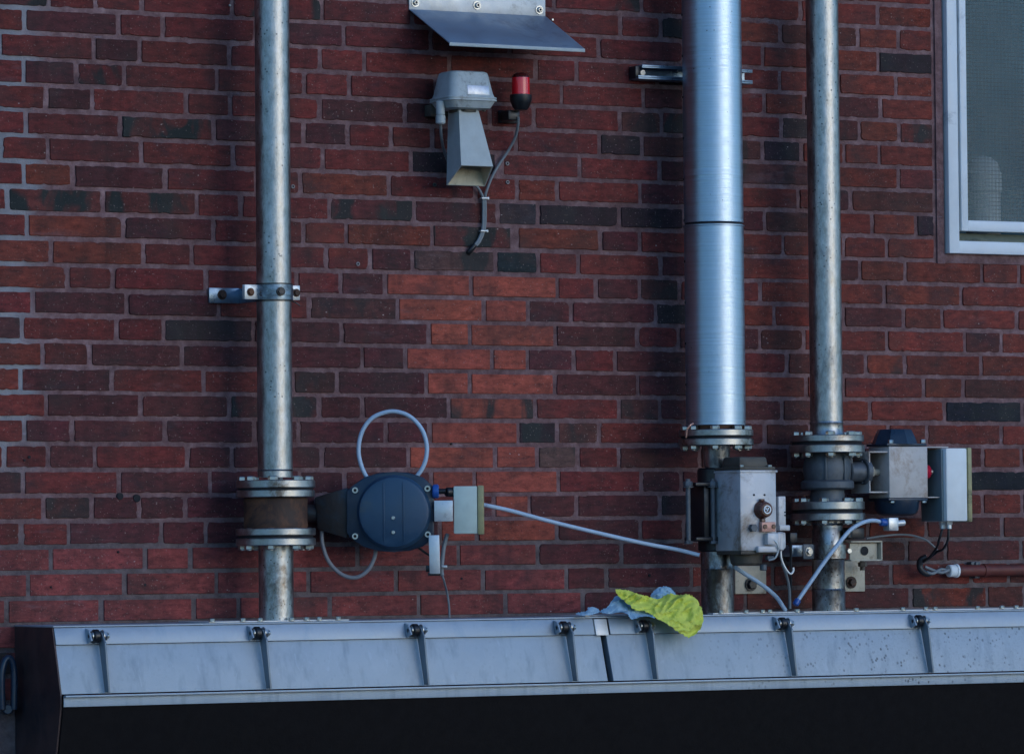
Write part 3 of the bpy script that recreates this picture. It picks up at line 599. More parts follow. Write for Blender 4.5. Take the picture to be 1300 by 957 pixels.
# ------------------------------------------------------------------ pipe clamp on the left pipe
zc1=Zf(371.5); cc=Vector((axis_at(347.3,371,D1).x,-D1,0)); cc=Vector((c1.x,c1.y,0))
t=thing('pipe_clamp',(cc.x,0,zc1),'blue-grey wall clamp with angle plate around the left pipe','clamp')
a=W(265.3,375,.006); b=W(306.5,375,.006)
mb=MB(); hz=19.5*mpp(a); mb.box(((a.x+b.x)/2,-.004,a.z),(b.x-a.x,.006,hz),bev=.0012); mb.box((b.x-.003,-D1/2-.004,a.z),(.006,D1-.002,hz),bev=.0012); mb.build('angle_plate',M_BBRK,t)
p=W(281.8,374.3,.007); mb=MB(); mb.cyl(p,p+FW*.002,.0125,24,.0005); mb.hexn(p+FW*.002,FW,.007,.009); mb.build('bolt',M_RUST,t)
z_=zc1; hb=18.5*mpp(a)
mb=MB(); mb.ring((cc.x,cc.y,z_-hb/2),Z_,hb,rp+.0006,rp+.0045,64)
for dz in (-.006,.006): mb.ring((cc.x,cc.y,z_+dz-.0015),Z_,.003,rp+.004,rp+.0062,64)
mb.build('clamp_band',M_BBRK,t)
for lx,lw in ((cc.x-rp-.022,.036),(cc.x+rp+.014,.024)):
    for ly in (-.003,.006): mb=MB(); mb.box((lx,cc.y+ly,z_),(lw,.005,hb),bev=.001); mb.build('clamp_lug',M_ZINC,t)
for xx in (cc.x-rp-.024,cc.x+rp+.016):
    mb=MB(); mb.cyl((xx,cc.y-.0055,z_),(xx,cc.y-.0075,z_),.010,20,.0004); mb.hexn((xx,cc.y-.0075,z_),FW,.006,.0078); mb.build('bolt',M_RUST,t)
q=W(356.9,371.6,D1+rp); dr=Vector((q.x-cc.x,q.y-cc.y,0)).normalized(); dr=Vector((-.12,-1,0)).normalized()
mb=MB(); pp=Vector((cc.x,cc.y,z_))+dr*(rp+.004); mb.cyl(pp,pp+dr*.006,.011,24,.001); mb.hexn(pp+dr*.006,dr,.004,.0085); mb.build('boss',M_BLACK,t)
mb=MB(); mb.ring((cc.x,cc.y,z_-hb/2-.0045),Z_,.0032,rp+.0006,rp+.0042,48); mb.ring((cc.x,cc.y,z_+hb/2+.001),Z_,.0028,rp+.0006,rp+.0036,48); mb.tube([(cc.x+rp*.6,cc.y-rp*.8,z_-hb/2-.003),(cc.x+rp+.01,cc.y-.01,z_-hb/2-.006),(cc.x+rp+.024,cc.y-.01,z_-hb/2-.014)],.0018,6); mb.build('rubber_liner',M_BLACK,t)
# ------------------------------------------------------------------ valve actuator of the left pipe (turned out from the wall)
AA=-YAW-.02
ex=rz(AA)@X_; ey=rz(AA)@Y_                          # ex along the shaft, ey away from the viewer
ctr=W(500,650,.15+.045)                             # centre of the round cover
def L1(px,py,dy=0.0):
    """point on the actuator's own upright plane through its centre, dy metres behind it"""
    s=mpp(ctr); lean=.009*(py-650)
    return ctr+ex*((px-lean-500)*s)+Z_*(-(py-650)*s+(px-500)*s*.0*1)+ey*dy
S1=mpp(ctr); RM=rz(AA)
t=thing('valve_actuator',L1(500,699,.05),'round blue-black pneumatic valve drive beside the left pipe','actuator','pneumatic drives on the three valves')
mb=MB()
# housing: rounded octagonal flange
oc=[(439.5,622),(446,617),(462,605),(480,600),(500,598.5),(520,600),(537,606),(549,617),(551,624),(551,676),(548,685),(536,694),(520,699),(500,700.5),(480,699),(462,694),(444,682),(439.5,675)]
mb.prism([L1(x,y,.012) for x,y in oc],ey*.028,.003)
mb.prism([L1(500+(x-500)*.86,650+(y-650)*.86,.038) for x,y in oc],ey*.10,.004)
mb.build('housing',M_NAVY,t)
mb=MB(); mb.lathe(ctr+ey*.014,-ey,[(0,47.2*S1),(.006,47.2*S1),(.010,45.5*S1),(.017,44*S1),(.020,40*S1)],72); 
for sx in (-12.5,12.5): mb.box(ctr-ey*.0065+ex*sx*S1,(.0035,.0030,74*S1),rot=RM,bev=.0008)
mb.build('cover',M_COVER,t)
for px,py in ((450.5,621.6),(542.5,620.4),(450.5,680),(543,678.5)):
    p=L1(px,py,.012); mb=MB(); mb.ring(p,-ey,.006,.0038,.0075,20); mb.mi=1; mb.cyl(p,p-ey*.003,.0038,12,.0002); mb.build('bolt',[M_BOLT,M_DARK],t)
for py in (657.2,675.5):
    p=L1(499.3,py,-.007); mb=MB(); mb.cyl(p,p-ey*.004,.0048,16,.001); mb.build('screw',M_BOLT,t)
# mounting bracket, valve side
mb=MB(); a=[L1(441,618,.02),L1(441,683,.02),L1(402,671,.035),L1(398,630,.035)]; b=[p+ey*.075 for p in a]; mb.hull6(a,b,.004); mb.cyl(L1(402,650,.06),L1(380,650,.06),.022,24,.002); mb.build('mounting_bracket',M_DRUST,t)
# switch box with lid and link plate
mb=MB(); c=(L1(576,648,.0)+L1(606,648,.0))/2+ey*.03; mb.box(c,(30.3*S1,.055,60.5*S1),rot=RM,bev=.003); sb=mb.build('switch_box',M_WBOX,t)
mb=MB(); c=L1(610.2,648,.03); mb.box(c,(7.4*S1,.059,62*S1),rot=RM,bev=.002); mb.build('lid',M_LID,sb)
mb=MB(); c=L1(563.2,649,-.004); mb.box(c,(23.5*S1,.004,26.5*S1),rot=RM,bev=.001); mb.box(c+ey*.03+ex*.0,(23.5*S1,.003,24*S1),rot=RM,bev=.001); mb.build('link_plate',M_ZINC,t)
mb=MB(); mb.cyl(L1(549,624,.01),L1(557,624,.01),.0175,20,.003); mb.mi=1; mb.cyl(L1(557,624,.01),L1(566,624,.01),.007,14,.001); mb.cyl(L1(566,625,.01),L1(576,625,.02),.012,14,.002); mb.build('cable_gland',[M_BLUEPL,M_BLACK],t)
mb=MB(); c=L1(551.6,704,.0); mb.box(c,(13.5*S1,.006,49*S1),rot=RM@Matrix.Rotation(-.02,3,'Y'),bev=.0015); mb.build('hanging_plate',M_ZINC,t)
mb=MB(); mb.box(L1(545,722,.012),(9*S1,.01,8*S1),rot=RM,bev=.001); mb.box(L1(551,729,.006),(16*S1,.01,4*S1),rot=RM,bev=.001);mb.build('latch',M_BLACK,t)
# hoses and cables around it
def loop(px,py,rx,ry,a0,a1,n,f): return [f(px+rx*math.cos(R_(a0+(a1-a0)*i/n)),py-ry*math.sin(R_(a0+(a1-a0)*i/n))) for i in range(n+1)]
HR=.0054
mb=MB(); pts=[L1(x,y,.06) for x,y in ((465,607),(457,590),(453.5,570),(457.5,548),(469,531),(485,523),(501,521.5),(519,528),(534,544),(540.5,564),(539.5,582),(534,596),(526,606))]; mb.tube(pts,HR,14); single(mb,'air_hose',M_HOSE,'pale blue air hose looped in a ring above the round valve drive','hose','air hoses of the valve drives')
mb=MB(); mb.tube([L1(407,672,.05),L1(408,690,.05),L1(416,712,.05),L1(432,728,.05),L1(450,732.5,.05),L1(465,724,.05),L1(474,708,.05),L1(476,694,.05)],HR*.95,14); single(mb,'air_hose',M_HOSEG,'dusty grey hose sagging in a bow below the round valve drive','hose','air hoses of the valve drives')
mb=MB(); mb.tube([L1(606,640,.03),W(618,641.5,.16),W(650,648.5,.13),W(700,662,.12),W(760,676.5,.13),W(820,690,.15),W(860,697.5,.17),W(888,704.5,.20)],HR,14); single(mb,'air_hose',M_HOSE,'pale blue hose running long across the bricks to the middle valve','hose','air hoses of the valve drives')
mb=MB(); mb.tube([L1(567,678,.05),L1(563,694,.045),L1(561,710,.04),L1(560,726,.04),L1(563,738,.045),W(567.5,752,.16),W(570,768,.15),W(570.5,784,.14)],lambda t:.0052 if t<.5 else .0026,12); single(mb,'cable',M_CABLE,'grey cable dropping from the pale green switch box to the casing','cable')
mb=MB(); p=L1(563.5,719.5,.035); mb.box(p,(.014,.014,.006),rot=RM,bev=.001); single(mb,'cable_tie',M_ZINC,'small pale tie on the cable beside the hanging plate','cable tie')
mb=MB(); mb.tube([L1(530,695,.05),L1(538,701,.05),L1(546,706,.04)],.003,8); single(mb,'cable',M_CABLEB,'short black cable between round drive and hanging plate','cable')
# ------------------------------------------------------------------ middle actuator
DA=.325                                              # front face distance from the wall
def A2(px,py,dd=0): return W(px,py,DA+dd)
t=thing('valve_actuator',(A2(963,717).x,-DA+.05,A2(963,717).z),'grey aluminium box drive with brown knob in front of the wide pipe','actuator','pneumatic drives on the three valves')
xl,xr=A2(940,650).x,A2(986,650).x; zt,zb=A2(963,596.3).z,A2(963,699).z; dep=.125
mb=MB(); mb.box(((xl+xr)/2,-DA+dep/2,(zt+zb)/2),(xr-xl,dep,zt-zb),bev=.004)
mb.box(((xl+xr)/2+.001,-DA+dep/2,zt-.004),(xr-xl+.004,dep+.004,.006),bev=.001); body=mb.build('body',M_GBOX,t)
cx,cy=(xl+xr)/2,-DA+dep/2
mb=MB()
def frus(mb,cx,cy,z0,z1,a0,b0,a1,b1,bev=.002):
    mb.hull6([(cx-a0,cy-b0,z0),(cx+a0,cy-b0,z0),(cx+a0,cy+b0,z0),(cx-a0,cy+b0,z0)],[(cx-a1,cy-b1,z1),(cx+a1,cy-b1,z1),(cx+a1,cy+b1,z1),(cx-a1,cy+b1,z1)],bev)
hw=(xr-xl)/2
mb.box((cx,cy,zt+.004),(2*hw-.002,dep-.004,.008),bev=.002)
frus(mb,cx-.001,cy,zt+.007,A2(950,579.5).z,hw*.80,dep*.36,hw*.74,dep*.32,.004); mb.build('end_cap',M_CAPB,t)
mb=MB(); mb.box((cx,cy,zb-.004),(2*hw-.004,dep-.006,.010),bev=.002); mb.lathe((cx,cy,A2(950,717.5).z),Z_,[(0,.034),(.006,.040),(zb-A2(950,717.5).z-.006,.044)],32); mb.build('end_cap',M_CAPB,t)
for sx in (-.8,.75):
    for sy in (-1,):
        mb=MB(); mb.hexn((cx+hw*sx,cy-dep*.42,zt+.008),Z_,.005,.006); mb.build('bolt',M_BOLT,t)
kn=A2(967,646.8); mb=MB(); mb.lathe(kn+Y_*.004,FW,[(0,.024),(.008,.024),(.012,.021),(.026,.019),(.029,.015)],36); kb=mb.build('position_knob',M_BROWN,t)
mb=MB(); q=kn+FW*.0262; mb.ring(q,FW,.002,.008,.011,24); mb.box(q+FW*.001+X_*.001,(.003,.0022,.011),rot=Matrix.Rotation(.5,3,'Y'),bev=.0003); mb.box(q+FW*.001+X_*-.004+Z_*.002,(.004,.0022,.004),bev=.0003); mb.build('pointer_marks',M_WHITE,kb)
for (ax,ay,az) in ((967,634.6,.006),(968,661,.011)): mb=MB(); mb.box(A2(ax,ay,.006),(.011,.012,az),bev=.001); mb.build('knob_clip',M_BROWN,t)
mb=MB(); p=A2(972,668.7); mb.box((p.x,p.y-.008,p.z),(17.5*m2/.85,.016,12.5*m2),bev=.002); mb.mi=1
for dx in(-.012,.014): mb.cyl((p.x+dx,p.y-.0155,p.z+.001),(p.x+dx,p.y-.019,p.z+.001),.006,16,.0005)
mb.build('terminal_block',[M_PINK,M_BROWN],t)
mb=MB(); p=A2(956,670); mb.cyl((p.x-.004,p.y,p.z),(p.x-.004,p.y-.014,p.z),.011,6,.001); mb.build('gland_nut',M_CAST,t)
for px in (957,970.5):
    mb=MB(); p=A2(px,628); mb.cyl(p,p+FW*.0012,.0028,12,0); mb.build('screw_hole',M_DARK,t)
mb=MB(); p=A2(977,684); mb.box((p.x-.002,p.y-.010,p.z),(.032,.02,.030),bev=.003); p=A2(970,697); mb.box((p.x+.004,p.y-.007,p.z),(.06,.014,.016),bev=.003); mb.build('valve_block',M_GBOX,t)
mb=MB(); p=W(991.5,649,DA-.03); mb.box(p,(9*m2/.85,.012,38*m2),bev=.0015); mb.box(W(994,670,DA-.03),(13*m2/.85,.02,7*m2),bev=.002); mb.cyl(W(990,675,DA-.02),W(990,699,DA-.02),.011,20,.004); mb.box(W(990,686,DA-.02),(.026,.02,.042),bev=.004); mb.build('solenoid_valve',M_GBOX,t)
for py in (650,654):
    mb=MB(); p=W(996.5,py,DA-.024); mb.box(p,(.004,.004,.003),bev=0); mb.build('label_mark',M_DARK,t)
mb=MB(); mb.box(W(1004.5,682.5,DA-.05),(9*m2/.85,.025,13*m2),bev=.002); mb.build('solenoid_plug',M_BLACK,t)
mb=MB(); mb.box(W(977,708,DA-.01),(.02,.014,.010),bev=.002); mb.cyl(W(969,716,DA-.02),W(969,724,DA-.02),.009,14,.002); mb.build('exhaust_fitting',M_CAST,t)
mb=MB(); mb.tube([W(978,684,DA+.015),W(985,688,DA+.02),W(988,698,DA+.015),W(984,708,DA+.01),W(976,711,DA+.0)],.0022,8); single(mb,'cable',M_ZINC,'thin white wire curling off the middle drive under its pink block','cable')
mb=MB(); mb.tube([W(991,697,DA-.02),W(992,709,DA-.02),W(997,721,DA-.02),W(1003,728,DA-.02),W(1007,725,DA-.02),W(1007,720,DA-.02)],.0028,10); single(mb,'cable',M_ZINC,'pale cable hooked under the middle drive near the right pipe','cable')
mb=MB(); mb.tube([W(1003,688,DA-.05),W(1004,705,DA-.06),W(1003.5,725,DA-.07),W(1004,745,DA-.09),W(1001,772,DA-.11)],.0030,10); single(mb,'cable',M_CABLEB,'black cable hanging straight between the middle drive and right pipe','cable')
mb=MB(); mb.tube([W(993,715,DA-.03),W(999,732,DA-.05),W(1002,748,DA-.08),W(1003,772,DA-.1)],.0034,10); single(mb,'cable',M_CABLE,'grey cable dropping beside the black one left of the right pipe','cable')
mb=MB(); mb.tube([W(932,719,.20),W(944,727,.21),W(960,737,.215),W(975,748,.21),W(986,758,.195),W(993,768,.18),W(997,774,.17)],HR,14); single(mb,'air_hose',M_HOSE,'pale blue hose curving down to the casing below the grey box drive','hose','air hoses of the valve drives')
# wall plate behind
t=thing('wall_bracket',W(953,754,.0),'rusty cream wall plate right of the wide pipe\'s lower end','bracket','cream steel plates on the wall')
a=W(934,736,.012); b=W(973.5,736,.012); mb=MB(); mb.box(((a.x+b.x)/2,-.006,a.z),(b.x-a.x,.008,36*m2),bev=.0015); mb.build('plate',M_CREAM,t)
p=W(953,741.5,.012); mb=MB(); mb.cyl(p,p+FW*.003,.018,24,.0006); mb.hexn(p+FW*.003,FW,.010,.013); mb.build('bolt',M_BLACK,t)
# ------------------------------------------------------------------ right actuator
DB=.19
def A3(px,py,dd=0): return W(px,py,DB+dd)
t=thing('valve_actuator',(A3(1153,654).x,-DB+.05,A3(1153,654).z),'right hand drive in a pale bracket with dark blue caps beside the window side pipe','actuator','pneumatic drives on the three valves')
xl,xr=A3(1129,600).x,A3(1178,600).x; zt,zb=A3(1153,566.5).z,A3(1153,632).z; cx,cy=(xl+xr)/2,-DB+.05
mb=MB(); mb.box((cx,cy,(zt+zb)/2),(xr-xl,.10,zt-zb),bev=.003); mb.build('body',M_GBOX2,t)
hw=(xr-xl)/2; mb=MB()
mb.box((cx-.004,cy,zt+.0045),(2*hw+.004,.10,.007),bev=.002)
z1=A3(1145,544.5).z; mb.lathe((cx-.010,cy,zt+.006),Z_,[(0,.062),(z1-zt-.024,.054),(z1-zt-.008,.046),(z1-zt-.006,.044)],8); mb.build('end_cap',M_NAVY,t)
mb=MB(); z1=A3(1145,654).z; mb.box((cx-.002,cy,zb-.004),(2*hw+.002,.10,.008),bev=.002); mb.lathe((cx-.006,cy,zb-.006),-Z_,[(0,.060),(zb-z1-.022,.058),(zb-z1-.010,.050),(zb-z1-.006,.040)],24); mb.build('end_cap',M_NAVY,t)
for px,py in ((1133,560.5),(1173.5,560),(1135,636),(1175,636)):
    p=A3(px,py); mb=MB(); mb.hexn((p.x,p.y+.008,p.z-.004),Z_,.009,.0075); mb.build('bolt',M_BOLT,t)
# open channel bracket towards the valve
a=A3(1104.6,574); z0,z1=A3(1115,624.5).z,A3(1115,573.5).z; xa=A3(1105,600).x
mb=MB(); L=xl-xa
mb.box((xa+L/2,cy,z1),(L,.088,.004),bev=.0008); mb.box((xa+L/2,cy,z0),(L,.088,.004),bev=.0008); mb.box((xa+.002,cy+.0,(z0+z1)/2),(.004,.088,z1-z0-.004),bev=.0008); mb.build('mounting_bracket',M_GBOX2,t)
mb=MB(); mb.box((xa+L/2,cy+.040,(z0+z1)/2),(L-.008,.003,z1-z0-.005),bev=0); mb.build('bracket_back',M_BLACK,t)
mb=MB(); zm=(z0+z1)/2; mb.cyl((xa-.02,cy,zm),(xl,cy,zm),.009,20,.001); mb.box((xa+.026,cy,zm+.002),(.022,.03,.026),bev=.002); mb.mi=1; mb.box((xa+.010,cy-.01,zm+.004),(.014,.03,.020),bev=.002); mb.build('coupling',[M_CREAM,M_PINK],t)
mb=MB(); mb.box((xa-.006,cy+.01,zm),(.008,.07,.062),bev=.002); mb.build('valve_top_plate',M_CAST,t)
# right side bracket
xe=A3(1201,600,-.02).x; z0,z1=A3(1190,631).z,A3(1190,567.5).z
mb=MB(); L=xe-xr
mb.box((xr+L/2,cy,z1),(L,.085,.003),bev=.0006); mb.build('bracket_arm',M_GBOX2,t); mb=MB(); mb.box((xr+L/2,cy,z0),(L,.085,.003),bev=.0006); mb.build('bracket_arm',M_GBOX2,t)
mb=MB(); mb.box((xr+L/2,cy+.040,(z0+z1)/2),(L-.002,.003,z1-z0-.004),bev=0); mb.build('bracket_back',M_BLACK,t)
p=A3(1180,598.5); mb=MB(); mb.lathe((xr-.002,p.y+.03,p.z),X_,[(0,.025),(.006,.025),(.012,.020),(.022,.018)],28); mb.build('indicator_knob',M_REDK,t)
mb=MB(); mb.lathe((xr+.018,p.y+.03,p.z),X_,[(0,.008),(.014,.008)],16); mb.build('stem',M_BOLT,t)
# controller box
DBx=.205
def A4(px,py,dd=0): return W(px,py,DBx+dd)
xl2,xr2=A4(1201.5,600).x,A4(1228,600).x; zt2,zb2=A4(1215,568.8).z,A4(1215,661.5).z
mb=MB(); mb.box(((xl2+xr2)/2,-DBx+.055,(zt2+zb2)/2),(xr2-xl2,.11,zt2-zb2),bev=.004); sb=mb.build('switch_box',M_WBOX2,t)
mb=MB(); mb.box((xr2+.008,-DBx+.055,(zt2+zb2)/2),(.013,.113,zt2-zb2+.003),bev=.003); mb.build('lid',M_LID,sb)
mb=MB(); mb.box((xl2-.0042,-DBx+.062,(zt2+zb2)/2-.001),(.006,.098,zt2-zb2-.004),bev=.002); mb.build('side_shade_plate',M_SIDE,sb)  # darker plate on the white box, its side's shade put into colour
for px in (1196.5,1204.5):
    p=W(px,661.5,DBx-.03 if px>1200 else DBx-.05); mb=MB(); mb.hexn((p.x,p.y,zb2+.001),-Z_,.010,.010); mb.cyl((p.x,p.y,zb2-.008),(p.x,p.y,zb2-.020),.0075,14,.001); mb.build('cable_gland',M_ZINC,sb)
gl=[(W(1196.5,671,.155)),(W(1204.5,671,.175))]
mb=MB(); mb.tube([gl[0],W(1192.5,684,.15),W(1189,695,.12),W(1180,707,.08),W(1172,712,.05)],.0034,10); single(mb,'cable',M_CABLEB,'black cable from the right switch box, the one nearer the pipe','cable')
mb=MB(); mb.tube([gl[1],W(1203,686,.17),W(1197,697,.14),W(1190,700,.11),W(1180,708,.07),W(1172,713,.05)],.0034,10); single(mb,'cable',M_CABLEB,'black cable from the right switch box, the outer one with a bend','cable')
mb=MB(); mb.tube([W(1100,683.5,.05),W(1118,680.5,.06),W(1140,678.5,.07),W(1158,679.5,.08),W(1175,685,.08),W(1185,693,.08),W(1190,698,.08),W(1193,699,.09)],.0028,10); single(mb,'cable',M_CABLE,'thin grey cable arching behind the right valve fittings','cable')
mb=MB(); mb.tube([W(1176,707,.05),W(1169.5,710,.045),W(1167.5,716,.04),W(1169,723,.04),W(1175,727.5,.04),W(1180,727.8,.04)],.0085,14); single(mb,'cable_elbow',M_CABLEB,'black bent rubber elbow where cables meet the red conduit','conduit elbow')
for i in (0,1):
    s=1 if i else -1
    mb=MB(); mb.tube([W(1174+0,722+s*3.0,.04),W(1184,725.5+s*2.2,.045+s*.004),W(1195,724.5-s*2.0,.045-s*.004),W(1206,724+s*1.5,.04)],.0042,10); single(mb,'cable',M_CABLE,('upper' if s<0 else 'lower')+' of two twisted grey cables entering the red conduit','cable')
t=thing('conduit',W(1214,724,.03),'rust red conduit with white end nut along the bricks at lower right','conduit')
e0=W(1212,724.3,.035); mb=MB(); mb.cyl(e0,(X1,e0.y,e0.z),.0155,24,.001)
ee=W(1250,724,.035); mb.cyl((ee.x-.006,e0.y,e0.z),(ee.x+.01,e0.y,e0.z),.018,24,.001); mb.build('pipe',M_COND,t)
mb=MB(); s0=W(1203.8,724.3,.035); s1=W(1214.8,724.3,.035); mb.cyl(Vector((s0.x,e0.y,e0.z)),Vector((s1.x,e0.y,e0.z)),.0165,20,.002); mb.ring((s1.x-.006,e0.y,e0.z),X_,.006,.012,.0185,20); mb.build('end_nut',M_WBOX2,t)
mb=MB(); p=W(1241,716,.03); mb.box((p.x,-.012,p.z+.002),(.030,.022,.010),bev=.002); mb.cyl((p.x,-.024,p.z+.002),(p.x,-.028,p.z+.002),.005,12,.001); p=W(1243,731,.03); mb.box((p.x,-.012,p.z),(.016,.022,.012),bev=.002); mb.build('saddle_clip',M_CAST,t)
# fitting and hose at right pipe
mb=MB(); p=W(1131,665.3,.21); mb.box(p,(12.5*m3/.85,.028,16.5*m3),bev=.002); mb.cyl(p+X_*.012+Z_*.002,p+X_*.042+Z_*.004,.008,14,.001); mb.mi=1; mb.cyl(p-X_*.012+Z_*.004,p-X_*.034+Z_*.006,.010,16,.002); single(mb,'hose_fitting',[M_ZINC,M_BLUEPL],'square metal hose fitting under the right valve drive','fitting')
mb=MB(); mb.tube([W(1120,663,.21),W(1112,660.8,.21),W(1103,661,.215),W(1092,664.5,.22),W(1079,673,.225),W(1066,688,.225),W(1048,711,.22),W(1030,737,.215),W(1012,763,.21)],HR,14); mb.mi=1; mb.cyl(W(1013.5,760.5,.21),W(1009.5,767.5,.21),.0085,16,.002); single(mb,'air_hose',[M_HOSE,M_BLUEPL],'pale blue hose slanting across the right pipe to a blue end','hose','air hoses of the valve drives')
mb=MB(); mb.box(W(1083,677,.16),(.040,.05,.030),bev=.003); mb.cyl(W(1076,672,.19),W(1076,683,.19),.012,16,.002); single(mb,'pressure_switch',M_BLACK,'small black block tucked behind the slanting hose at the right pipe','switch')
# clamp for right pipe
zz=zpt(1051,700,D3)
t=thing('pipe_clamp',(c3.x,0,zz),'worn cream channel clamp around the right pipe\'s lower end','clamp')
mb=MB(); a=W(1019,700,D3+.02); b=W(1033,700,D3+.02); mb.box(((a.x+b.x)/2,a.y,a.z),(b.x-a.x,.006,19.5*m3),bev=.004); mb.build('clamp_lug',M_CAST,t)
mb=MB(); p=(a+b)/2+FW*.003; mb.cyl(p,p+FW*.002,.012,20,.0005); mb.hexn(p+FW*.002,FW,.007,.009); mb.build('bolt',M_BOLT,t)
mb=MB(); a=W(1002,699,.09); b=W(1020,699,.10); mb.box(((a.x+b.x)/2,-.06,a.z),(b.x-a.x+.02,.12,15*m3),bev=.002); mb.build('arm',M_BBRK,t)
mb=MB(); mb.ring((c3.x,c3.y,zz-.018),Z_,.036,rp3*1.0+.0012,rp3+.0045,56); mb.build('clamp_band',M_PIPE2,t)
x0_=W(1071,699,D3).x; x1_=W(1110.5,699,D3).x; hh=24.5*m3
mb=MB(); yy=-D3-.012
mb.box(((x0_+x1_)/2,yy,zz+hh/2-.002+.002),(x1_-x0_,.05,.004),bev=.001); mb.box(((x0_+x1_)/2,yy,zz-hh/2+.002),(x1_-x0_,.05,.004),bev=.001); mb.box((x1_-.002,yy+.0,zz),(.004,.05,hh),bev=.001); mb.box(((x0_+x1_)/2-.001,yy-.008,zz),(x1_-x0_-.012,.006,hh-.008),bev=.0005); mb.build('channel',M_CREAM,t)
p=W(1097.3,699,D3+.024); mb=MB(); mb.lathe(p,FW,[(0,.012),(.0015,.012)],20); mb.build('slot_hole',M_DARK,t)
p=W(1077,699,D3+.024); mb=MB(); mb.hexn(p,FW,.007,.008); mb.build('bolt',M_BOLT,t)
t=thing('wall_bracket',W(1086,750,.0),'stained cream wall plate right of the right pipe','bracket','cream steel plates on the wall')
a=W(1072,731,.012); b=W(1098.6,731,.012); mb=MB(); mb.box(((a.x+b.x)/2-.01,-.006,a.z),(b.x-a.x+.02,.008,40*m3),bev=.0015); mb.build('plate',M_CREAM,t)
p=W(1080.5,739,.012); mb=MB(); mb.cyl(p,p+FW*.003,.016,24,.0006); mb.hexn(p+FW*.003,FW,.010,.011); mb.build('bolt',M_RUST,t)
p=W(1095,717,.05); mb=MB(); mb.cyl((p.x,p.y,p.z-.014),(p.x,p.y,p.z+.02),.007,14,.001); mb.hexn((p.x,p.y,p.z-.004),Z_,.012,.012); mb.build('bolt',M_CAPB,t)
# ------------------------------------------------------------------ strut bracket behind the duct
t=thing('strut_channel',W(866,93,.0),'slotted metal channel behind the wide pipe near the top','bracket')
a=W(806,92,.03); b=W(951,96,.03); za=W(815,83.0,.03).z; zb=W(815,102,.03).z
mb=MB()
mb.box(((a.x+.012+b.x)/2,-.024,za-.003),(b.x-a.x-.012,.048,.005),bev=.001); mb.box(((a.x+b.x)/2,-.024,zb+.003),(b.x-a.x,.048,.005),bev=.001); mb.box(((a.x+b.x)/2,-.004,(za+zb)/2),(b.x-a.x,.005,za-zb-.005),bev=0)
mb.box(((a.x+.012+b.x)/2,-.0455,za-.007),(b.x-a.x-.012,.004,.004),bev=.0006); mb.box(((a.x+b.x)/2,-.0455,zb+.008),(b.x-a.x,.004,.005),bev=.0006)
mb.build('channel',M_BBRK,t)
p=W(814.8,92.8,.03); mb=MB(); mb.cyl(p+Y_*.02,p+FW*.006,.009,20,.002); mb.build('bolt',M_BOLT,t)
mb=MB(); mb.box((a.x+.006,-.020,(za+zb)/2),(.016,.034,za-zb-.006),bev=.002); mb.build('channel_nut',M_BLACK,t)
# ------------------------------------------------------------------ rain visor
t=thing('rain_visor',W(606,25,0),'bent metal rain visor screwed above the grey horn siren','visor')
yl=W(519.3,13,.004); yr=W(692.3,24,.004)
mb=MB(); zt=yl.z+.052; zl=yl.z
mb.box(((yl.x+yr.x)/2,-.003,(zl+zt)/2),(yr.x-yl.x,.005,zt-zl),bev=.0015); mb.build('fixing_strip',M_STRIP,t)
# front edge 0.2 m out and 0.08 m lower
fo=.19; a=W(570.8,54,fo); b=W(742.8,63,fo); 
q=[Vector((yl.x,-.006,zl+.002)),Vector((yr.x,-.006,zl+.002)),Vector((b.x,-fo,a.z)),Vector((a.x,-fo,a.z))]
q[2].z=q[3].z=(a.z+b.z)/2
nrm=(q[1]-q[0]).cross(q[2]-q[1]).normalized(); nrm=nrm if nrm.z<0 else -nrm
mb=MB(); mb.hull6(q,[p+nrm*.003 for p in q],.0006); mb.build('slope_plate',M_VISOR,t)
mb=MB(); c=(q[2]+q[3])/2; mb.box(c+Vector((0,.0015,-.0035)),(q[2].x-q[3].x,.004,.009),bev=.001); mb.build('front_lip',M_SIREN,t)
for px,py in ((527,3.9),(605.5,7.3),(684.5,13)):
    p=W(px,py,.006); mb=MB(); mb.cyl(p,p+FW*.002,.0115,28,.0005); mb.lathe(p+FW*.002,FW,[(0,.0075),(.003,.0075),(.0055,.005)],24); mb.mi=1; mb.hexn(p+FW*.0072,FW,.0006,.0038); mb.build('screw',[M_BOLT,M_DARK],t)
# ------------------------------------------------------------------ horn siren
DS=.16
def S(px,py,d): return W(px,py,d)
t=thing('horn_siren',W(593,235,.0),'grey horn siren with flared square mouth under the rain visor','siren')
z_top=S(592,89,DS).z; z_r1=S(592,122,DS).z; z_r0=S(592,127.5,DS).z; z_b=S(592,137.5,DS).z
xc=(S(572,125,DS).x+S(634,125,DS).x)/2; hwx=(S(634,125,DS).x-S(572,125,DS).x)/2; y0=-DS; y1=-.035
def rr(cx,cy,hx,hy,z,r,n=5):
    o=[]
    for (sx,sy,a0) in ((1,-1,-90),(1,1,0),(-1,1,90),(-1,-1,180)):
        for i in range(n+1):
            a=R_(a0+90*i/n); o.append(Vector((cx+sx*(hx-r)+r*math.cos(a),cy+sy*(hy-r)+r*math.sin(a),z)))
    return o
def loft(mb,rings,caps=True):
    V=[[mb.bm.verts.new(p) for p in r] for r in rings]; fs=[]
    for a,b in zip(V,V[1:]):
        for i in range(len(a)): fs.append(mb.bm.faces.new((a[i],a[(i+1)%len(a)],b[(i+1)%len(a)],b[i])))
    if caps: fs.append(mb.bm.faces.new(V[0][::-1])); fs.append(mb.bm.faces.new(V[-1]))
    mb._new(fs)
yc=(y0+y1)/2; hy=(y1-y0)/2
mb=MB(); T=z_top
